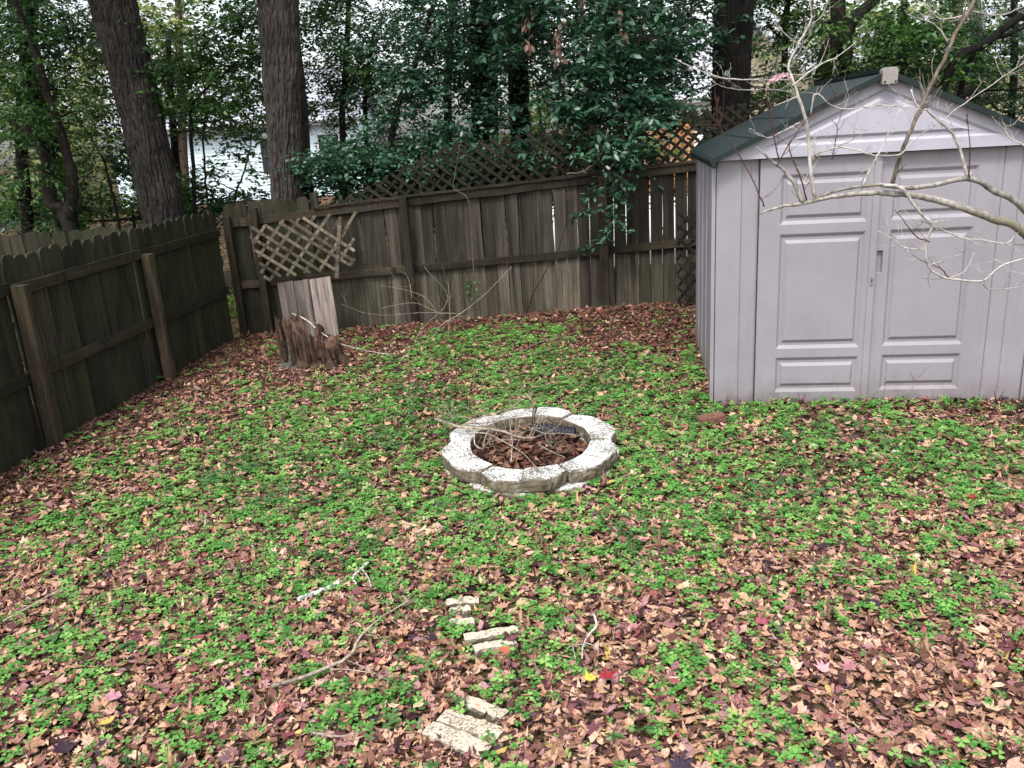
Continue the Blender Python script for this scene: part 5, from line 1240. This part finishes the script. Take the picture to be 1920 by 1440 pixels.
# climbing stems on the back fence
for pts, lb, r, mt in (([(985, 592), (1005, 540), (1012, 530), (1028, 500), (1045, 470), (1060, 425), (1065, 360), (1058, 330)], 'dark twisting vine stem climbing the back fence right of centre', .007, 'barkthin'),
                   ([(888, 528), (884, 430), (878, 375), (860, 360), (850, 350), (856, 310), (862, 270)], 'thin grey vine stem hanging down the back fence near its middle', .004, 'twiglitter'),
                   ([(1062, 326), (1090, 322), (1115, 305), (1130, 280), (1140, 240)], 'thin pale curved stem looping over the top rail of the back fence', .004, 'twiggrey')):
    o = P(*pts[0], 9.9); t = thing('vine_stem', lb, 'vine', o); b = MB(); twig_path(b, [P(u, v, 9.9) - o for u, v in pts], r, r * .6, 5, 4, .002); part('stem', b.mesh('s', smooth=True), M[mt], t)

# shed-side shrubs and seedlings
weed((1790, 742), .22, 12, .06, M['weed'], 'bright green seedling standing in front of the right shed door')
weed((1165, 1000), .05, 8, .05, M['weed'], 'broad-leaved weed seedling below the fire ring')
weed((1150, 1400), .05, 7, .045, M['weed'], 'dark broad-leaved seedling in the foreground right of the near pavers')
weed((1200, 1385), .05, 7, .045, M['weed'], 'second broad-leaved seedling by the bottom edge right of the pavers')
weed((300, 665 + 50), .06, 14, .06, M['weed'], 'dark green plant at the foot of the left fence post')
weed((120, 1215), .06, 12, .06, M['weed'], 'dark green broad-leaved weed in the left foreground')
weed((250, 1225), .05, 12, .05, M['weed'], 'spiky green weed in the left foreground right of a darker weed')
weed((620, 610 + 15), .07, 8, .04, M['weed'], 'tiny green seedling at the right foot of the leaning boards')
def shoots(px, lb, lst):
    o = G(*px); t = thing('bare_shoots', lb, 'shoots', o)
    for s in lst:
        b = MB(); p = twig_path(b, [P(u, v, 5.85) - o for u, v in s], .0035, .0015, 4, 3); part('shoot', b.mesh('s'), M['twiglitter'], t)
shoots((1690, 765), 'bare thin shoots growing in front of the right shed door', [[(1648, 762), (1658, 735), (1660, 708)], [(1672, 760), (1685, 730)], [(1695, 765), (1715, 718), (1742, 686)], [(1718, 718), (1706, 698)], [(1750, 762), (1749, 730)], [(1595, 765), (1605, 745), (1618, 740)]])

# ------------------------------------------------------------------ stump
def stump():
    o = np.array([-1.99, 8.36, 0.0]); t = thing('tree_stump', 'jagged rotten reddish tree stump near the back left corner', 'stump', o)
    k, rows = 96, 34; V = np.zeros((rows, k, 3)); a = np.linspace(0, 2 * math.pi, k, endpoint=False)
    top = .36 + .13 * (vnoise(np.stack([np.cos(a) * 4 + 9, np.sin(a) * 4 + 9], -1), 5) - .5) * 2 + .06 * (vnoise(np.stack([np.cos(a) * 11 + 9, np.sin(a) * 11 + 9], -1), 6) - .5) * 2
    lean = np.clip(-np.cos(a), -1, 1); top = top + .16 * lean - .06           # left side stands taller
    for i in range(rows):
        f = i / (rows - 1); z = -.05 + (top + .05) * f
        flare = .255 + .13 * np.exp(-f * 5.5) - .05 * f
        rid = (vnoise(np.stack([np.cos(a) * 5.5 + 20, np.sin(a) * 5.5 + 20, 0 * a + f * 1.2], -1), 8) - .5) * .15 + (vnoise(np.stack([np.cos(a) * 14 + 20, np.sin(a) * 14 + 20, 0 * a + f * 2.5], -1), 9) - .5) * .07
        root_ = .06 * np.exp(-f * 6) * np.cos(a * 5 + 1)
        r = flare + rid * (.5 + .7 * f) + root_
        V[i, :, 0] = r * np.cos(a) * 1.1 + .03 * f * -1; V[i, :, 1] = r * np.sin(a) * .85; V[i, :, 2] = z
    inner = V[-1].copy(); inner[:, :2] *= .62; inner[:, 2] -= .12
    inner2 = inner.copy(); inner2[:, :2] *= .4; inner2[:, 2] = .12
    Vv = np.concatenate([V.reshape(-1, 3), inner, inner2]); F = []
    R_ = rows + 2
    for i in range(R_ - 1):
        for j in range(k): F.append((i * k + j, i * k + (j + 1) % k, (i + 1) * k + (j + 1) % k, (i + 1) * k + j))
    part('heartwood', fast_mesh('heart', Vv, np.array(F)), M['stump'], t)
    # splinters
    for q in range(46):
        an = random.uniform(2.6, 6.6); r = random.uniform(.18, .335); z0 = random.uniform(-.03, .12); h = random.uniform(.14, .34) * (1 - .38 * math.cos(an))
        w0 = random.uniform(.010, .034); th = random.uniform(.008, .018); V2 = []; F2 = []; nn = 6
        for i in range(nn + 1):
            f = i / nn; ww = w0 * (1 - .55 * f + random.uniform(-.12, .12)) * (.25 if i == nn else 1); xx = random.uniform(-.006, .006)
            V2 += [(xx - ww, -th, h * f + (random.uniform(-.03, .03) if i == nn else 0)), (xx + ww * .2, -th * 1.5, h * f), (xx + ww, -th * .6, h * f * (1 + .15 * (i == nn))), (xx + ww * .8, th, h * f), (xx - ww * .8, th, h * f)]
        for i in range(nn):
            for j in range(5): F2.append((i * 5 + j, i * 5 + (j + 1) % 5, (i + 1) * 5 + (j + 1) % 5, (i + 1) * 5 + j))
        F2.append((nn * 5, nn * 5 + 1, nn * 5 + 2, nn * 5 + 3, nn * 5 + 4)); b = MB(); b.add(V2, F2)
        part('splinter', b.mesh('sp'), M['stump'], t, (r * math.cos(an) * 1.1, r * math.sin(an) * .85, z0), (random.uniform(-.15, .15), random.uniform(-.15, .15), an + math.pi / 2 + random.uniform(-.4, .4)))
    for an, ln in ((3.6, .34), (4.4, .30), (5.3, .36), (5.9, .30), (2.9, .26)):
        b = MB(); c_, s_ = math.cos(an), math.sin(an); p_ = [np.array([c_ * .20, s_ * .17, .16]), np.array([c_ * .29, s_ * .25, .05]), np.array([c_ * (.2 + ln * .75), s_ * (.17 + ln * .7), -.005]), np.array([c_ * (.2 + ln), s_ * (.17 + ln * .95), -.04])]
        b.tube([q_ + RNG.normal(0, .006, 3) for q_ in smooth_path(p_, 5)], lerp_r([.075, .055, .035, .015], 16), 8); part('root', b.mesh('root'), M['stump_bark'] if an < 4 else M['stump'], t)
    # grey bark shell on the left side
    aa = np.linspace(rad(150), rad(262), 34); b = MB(); V1 = []; F1 = []; rws = 16
    for i in range(rws):
        f = i / (rws - 1)
        for j, q in enumerate(aa):
            e = min(j, 33 - j) / 8.0; hgt = .44 * min(1, .35 + e * .5) + .05 * (float(vnoise([q * 5, 2.0], 3)) - .5)
            rr = .30 + .16 * math.exp(-f * 5) * (1 + .4 * math.cos(q * 7)) + .05 * (float(vnoise([q * 8, f * 4, 1.0], 4)) - .5) - .05 * f
            V1.append((rr * math.cos(q), rr * math.sin(q) * .85, -.04 + f * hgt))
    n = len(aa)
    for i in range(rws - 1):
        for j in range(n - 1): F1.append((i * n + j, i * n + j + 1, (i + 1) * n + j + 1, (i + 1) * n + j))
    Vn = [(x * .93, y * .93, z) for x, y, z in V1]; m_ = len(V1); V1 += Vn; F1 += [tuple(m_ + q for q in reversed(f)) for f in F1[:]]
    b.add(V1, F1); part('bark', b.mesh('bark'), M['stump_bark'], t, None, None, 'grey lichened bark left on the stump side')
stump()

# ------------------------------------------------------------------ bare branch in front of the shed
def bare_branch():
    Yb = 3.95
    tr = P(1925, 440, Yb) + np.array([.75, .15, 0])
    o = np.array([tr[0], tr[1], 0.0]); t = thing('bare_tree', 'pale leafless branch arching in from the right edge across the shed', 'bare tree', o)
    def pth(lst, Y0=Yb, Y1=None):
        n = len(lst); Y1 = Y1 or Y0; return [P(u, v, Y0 + (Y1 - Y0) * i / (n - 1)) - o for i, (u, v) in enumerate(lst)]
    b = MB(); twig_path(b, [np.array([0, 0, -.05]), np.array([.02, .02, .5]), np.array([-.02, .03, 1.0]), np.array([0.03, 0, 1.8]), np.array([.05, .05, 3.0])], .065, .03, 10, 5, .002); part('trunk', b.mesh('t', smooth=True), M['barkpale'], t)
    def limb(lst, r0, r1, mt, nspr=0, Y0=Yb, Y1=None, pre=None, name='limb', l0=.05, l1=.18, k=8):
        p = pth(lst, Y0, Y1)
        if pre is not None: p = pre + p
        b = MB(); pp = twig_path(b, p, r0, r1, k, 5, .0012)
        if nspr: sprout(b, pp, int(nspr * 1.9), l0, l1, max(.0013, r1 * .5), .3, 4, 2)
        return part(name, b.mesh(name, smooth=True), mt, t)
    limb([(1925, 440), (1860, 410), (1800, 388), (1740, 371), (1680, 363), (1620, 362), (1560, 370), (1500, 382), (1455, 390), (1425, 400)], .026, .0045, M['barkpale'], 0, pre=[np.array([0, 0, .95]), np.array([-.35, -.06, 1.13])])
    limb([(1925, 398), (1870, 362), (1830, 338), (1800, 336), (1760, 345), (1700, 353), (1650, 346), (1620, 349), (1570, 357), (1515, 378)], .017, .006, M['barkpale'], 0, pre=[np.array([0, 0, 1.05]), np.array([-.35, -.06, 1.22])])
    limb([(1505, 380), (1490, 345), (1465, 315), (1445, 300), (1418, 275)], .013, .003, M['barkpale'], 2)
    limb([(1527, 368), (1520, 320), (1515, 250), (1505, 205), (1482, 139)], .010, .007, M['twigpale'], 3)
    limb([(1482, 139), (1479, 120), (1497, 84), (1512, 55), (1522, 33), (1519, 0), (1530, -30)], .006, .003, M['twigpale'], 6)
    limb([(1672, 345), (1694, 277), (1719, 219), (1745, 160), (1770, 113), (1792, 62), (1818, 18), (1835, -15), (1860, -60)], .0100, .007, M['twigbrown'], 6)
    limb([(1814, 334), (1803, 292), (1789, 255), (1767, 233), (1734, 204), (1719, 197), (1708, 168)], .008, .003, M['twigpale'], 6)
    TW = [([(1482, 150), (1439, 149), (1380, 149), (1340, 142), (1293, 124), (1264, 109)], .0045, 1, 7), ([(1493, 175), (1453, 168), (1395, 169), (1358, 164), (1337, 153)], .004, 1, 5), ([(1486, 160), (1533, 124), (1570, 106), (1606, 78)], .004, 1, 4),
          ([(1778, 80), (1752, 47), (1705, 29)], .0035, 1, 3), ([(1807, 29), (1763, 36), (1745, 18), (1730, 0), (1722, -15)], .0035, 1, 3), ([(1825, 22), (1873, 29), (1913, 15), (1960, 0)], .004, 1, 3), ([(1840, 0), (1842, 30), (1845, 60)], .003, 1, 1),
          ([(1817, 334), (1818, 277), (1812, 208)], .0035, 0, 2), ([(1526, 300), (1526, 292), (1566, 277), (1606, 281), (1632, 290), (1665, 292), (1690, 288), (1723, 255), (1767, 226), (1818, 186), (1869, 153), (1930, 110)], .0042, 1, 10),
          ([(1519, 215), (1530, 175), (1563, 200), (1599, 204), (1643, 199), (1683, 199), (1723, 202)], .0038, 1, 8), ([(1457, 312), (1475, 277), (1490, 255), (1512, 226), (1548, 193), (1581, 175)], .0035, 0, 5),
          ([(1617, 348), (1639, 303), (1654, 277), (1672, 233), (1690, 204)], .0042, 1, 3), ([(1433, 388), (1417, 350), (1384, 288), (1355, 248), (1344, 215), (1348, 182)], .0035, 0, 5), ([(1461, 300), (1446, 233), (1435, 164)], .0035, 0, 2),
          ([(1657, 348), (1683, 350), (1700, 363), (1713, 383), (1733, 407), (1747, 420), (1740, 447), (1735, 470), (1737, 487), (1747, 507), (1770, 520), (1800, 525), (1840, 527), (1860, 513), (1880, 497), (1920, 484)], .0085, 1, 8),
          ([(1750, 423), (1780, 437), (1813, 448), (1847, 450), (1887, 458), (1925, 457)], .0052, 1, 6), ([(1840, 528), (1860, 543), (1925, 537)], .0045, 1, 3), ([(1735, 468), (1713, 467), (1690, 462), (1677, 450), (1647, 433)], .004, 1, 4),
          ([(1747, 420), (1720, 412), (1698, 405)], .0032, 1, 1), ([(1743, 453), (1717, 443), (1697, 417), (1677, 393)], .0034, 0, 2), ([(1743, 497), (1773, 487), (1800, 477), (1810, 470)], .0034, 1, 2), ([(1780, 522), (1810, 507), (1827, 473)], .0034, 1, 1),
          ([(1780, 523), (1763, 503), (1737, 493), (1710, 478)], .0035, 0, 2), ([(1747, 417), (1767, 413), (1787, 413)], .003, 1, 1), ([(1887, 458), (1905, 440), (1918, 425)], .003, 1, 1), ([(1512, 375), (1500, 330), (1480, 280), (1490, 255)], .004, 0, 2),
          ([(1930, 275), (1910, 268), (1890, 255), (1882, 232)], .004, 1, 3), ([(1560, 300), (1566, 270), (1570, 240), (1560, 225)], .003, 0, 3), ([(1566, 277), (1600, 262), (1625, 245), (1650, 228)], .0028, 1, 2), ([(1500, 230), (1470, 245), (1440, 258), (1405, 240)], .003, 1, 2),
          ([(1512, 55), (1540, 30), (1552, 5), (1560, -20)], .0028, 1, 2), ([(1497, 84), (1470, 60), (1450, 40)], .0025, 1, 2)]
    for lst, r, pale, ns in TW:
        limb(lst, r, r * .4, M['twigpale'] if pale else M['twigred'], ns, Y0=Yb + random.uniform(-.03, .03), name='twig', l0=.04, l1=.13, k=5)
    # tape
    p = P(1462, 140, Yb - .01); n = 14; V = []; F = []
    rows_ = [(1440, 152), (1437, 163), (1444, 150), (1452, 142), (1462, 141), (1472, 139), (1480, 143)]
    o2 = P(1460, 145, Yb - .02)
    b = MB()
    def strip(lst, w0):
        pp = smooth_path([P(u, v, Yb - .02 + random.uniform(-.008, .008)) - o2 for u, v in lst], 4); V = []; F = []
        for i, q in enumerate(pp):
            ww = w0 * (1 + .35 * math.sin(i * 1.9)); V += [tuple(q + np.array([0, .003 * math.sin(i * 2.3), ww])), tuple(q + np.array([.002, .006 * math.cos(i * 1.7), 0])), tuple(q - np.array([0, .003, ww]))]
        for i in range(len(pp) - 1): F += [(3 * i, 3 * i + 1, 3 * i + 4, 3 * i + 3), (3 * i + 1, 3 * i + 2, 3 * i + 5, 3 * i + 4)]
        b.add(V, F)
    strip([(1436, 166), (1441, 155), (1450, 146), (1462, 142), (1474, 140), (1483, 146)], .009); strip([(1438, 158), (1448, 152), (1458, 147), (1466, 146)], .008); strip([(1440, 154), (1436, 165), (1438, 175)], .004)
    solo('ribbon', b.mesh('ribbon'), M['ribbon'], 'faded pink marking tape knotted on the bare branch left of the shed ridge', 'ribbon', o2)
bare_branch()

# ------------------------------------------------------------------ houses beyond
def lap_wall(L, h, lap=.12):
    b = MB(); n = int(h / lap)
    for i in range(n):
        z0, z1 = i * lap, (i + 1) * lap
        b.add([(0, -.018, z0), (L, -.018, z0), (L, 0, z1), (0, 0, z1)], [(0, 1, 2, 3)]); b.add([(0, 0, z0), (L, 0, z0), (L, -.018, z0), (0, -.018, z0)], [(0, 1, 2, 3)])
    b.add([(0, 0.002, 0), (L, 0.002, 0), (L, .15, 0), (0, .15, 0), (0, .002, h), (L, .002, h), (L, .15, h), (0, .15, h)], [(2, 3, 7, 6), (4, 5, 6, 7), (1, 2, 6, 5), (3, 0, 4, 7)])
    return b.mesh('wall')
def window(parent, x, z, w_, h, y=-.03, px=2, pz=2):
    b = MB(); f = .07
    b.box(x - f, x + w_ + f, y - .04, y, z - f, z); b.box(x - f, x + w_ + f, y - .04, y, z + h, z + h + f); b.box(x - f, x, y - .04, y, z, z + h); b.box(x + w_, x + w_ + f, y - .04, y, z, z + h)
    wn = part('window', b.mesh('w'), M['trim'], parent)
    for i in range(px):
        for j in range(pz):
            k = MB(); g = .025; a0 = x + w_ * i / px + g / 2; a1 = x + w_ * (i + 1) / px - g / 2; c0 = z + h * j / pz + g / 2; c1 = z + h * (j + 1) / pz - g / 2
            k.box(a0, a1, y - .02, y - .008, c0, c1); part('pane', k.mesh('p'), M['glass'], wn)
def house(label, org, rz_, L, D, h, rise, wm, wins, found=.35, lap=.12):
    t = thing('house', label, 'house', org, rz_)
    b = MB(); b.box(-.02, L + .02, -.005, D + .02, 0, found); part('footing', b.mesh('f'), M['brickfound'], t)
    part('wall', lap_wall(L, h - found, lap), wm, t, (0, 0, found)); part('wall', lap_wall(D, h - found, lap), wm, t, (L, 0, found), (0, 0, rad(90)))
    part('wall', lap_wall(D, h - found, lap), wm, t, (0, D, found), (0, 0, rad(-90))); part('wall', lap_wall(L, h - found, lap), wm, t, (L, D, found), (0, 0, rad(180)))
    b = MB(); ov = .35; T = .12; n = 12
    for sgn in (0, 1):
        for i in range(n):
            f0, f1 = i / n, (i + 1) / n
            def yz(f): return (-ov + (D / 2 + ov) * f, h - .05 + (rise + .05) * f)
            (ya, za), (yb, zb) = yz(f0), yz(f1)
            if sgn: ya, yb = D - ya, D - yb
            b.add([(-ov, ya, za + .015), (L + ov, ya, za + .015), (L + ov, yb, zb), (-ov, yb, zb), (-ov, ya, za - T), (L + ov, ya, za - T), (L + ov, yb, zb - T), (-ov, yb, zb - T)], [(0, 1, 2, 3) if not sgn else (3, 2, 1, 0), (4, 7, 6, 5), (0, 4, 5, 1), (0, 3, 7, 4), (1, 5, 6, 2)])
    part('roof', b.mesh('roof'), M['shingle'], t)
    b = MB(); b.box(-ov, L + ov, -ov - .03, -ov, h - .22, h - .02); part('fascia', b.mesh('f'), M['trim'], t)
    b = MB(); b.tube([(-ov, -ov - .09, h - .06), (L + ov, -ov - .09, h - .08)], .06, 8); part('gutter', b.mesh('g', smooth=True), M['trim'], t)
    for x_ in (0, L):
        b = MB(); b.prism([(0, h), (D, h), (D / 2, h + rise - .05)], -.06, .06); part('gable', b.mesh('g'), wm, t, (x_, 0, 0), (0, 0, rad(90)))
    for (x_, z_, w_, hh) in wins: window(t, x_, z_, w_, hh)
    return t
house('pale blue sided house seen between the two big trunks', (-13.2, 30, 0), rad(4), 8.4, 7, 2.95, 1.9, M['siding_blue'], [(.5, .9, .9, 1.2), (5.0, 1.2, .9, 1.2), (7.0, 1.2, .7, 1.2)])
house('white house with pale grey roof beyond the fence left of the shed', (3.6, 29, 0), rad(-6), 6.2, 7, 2.9, 2.3, M['siding_white'], [(1.0, 1.2, .9, 1.2), (3.2, 1.2, .9, 1.2)])
house('tan sided house beyond the shed at upper right', (8.2, 23, 0), rad(5), 7, 6, 3.3, 1.5, M['siding_tan'], [(2.4, 1.3, .9, 1.2)])
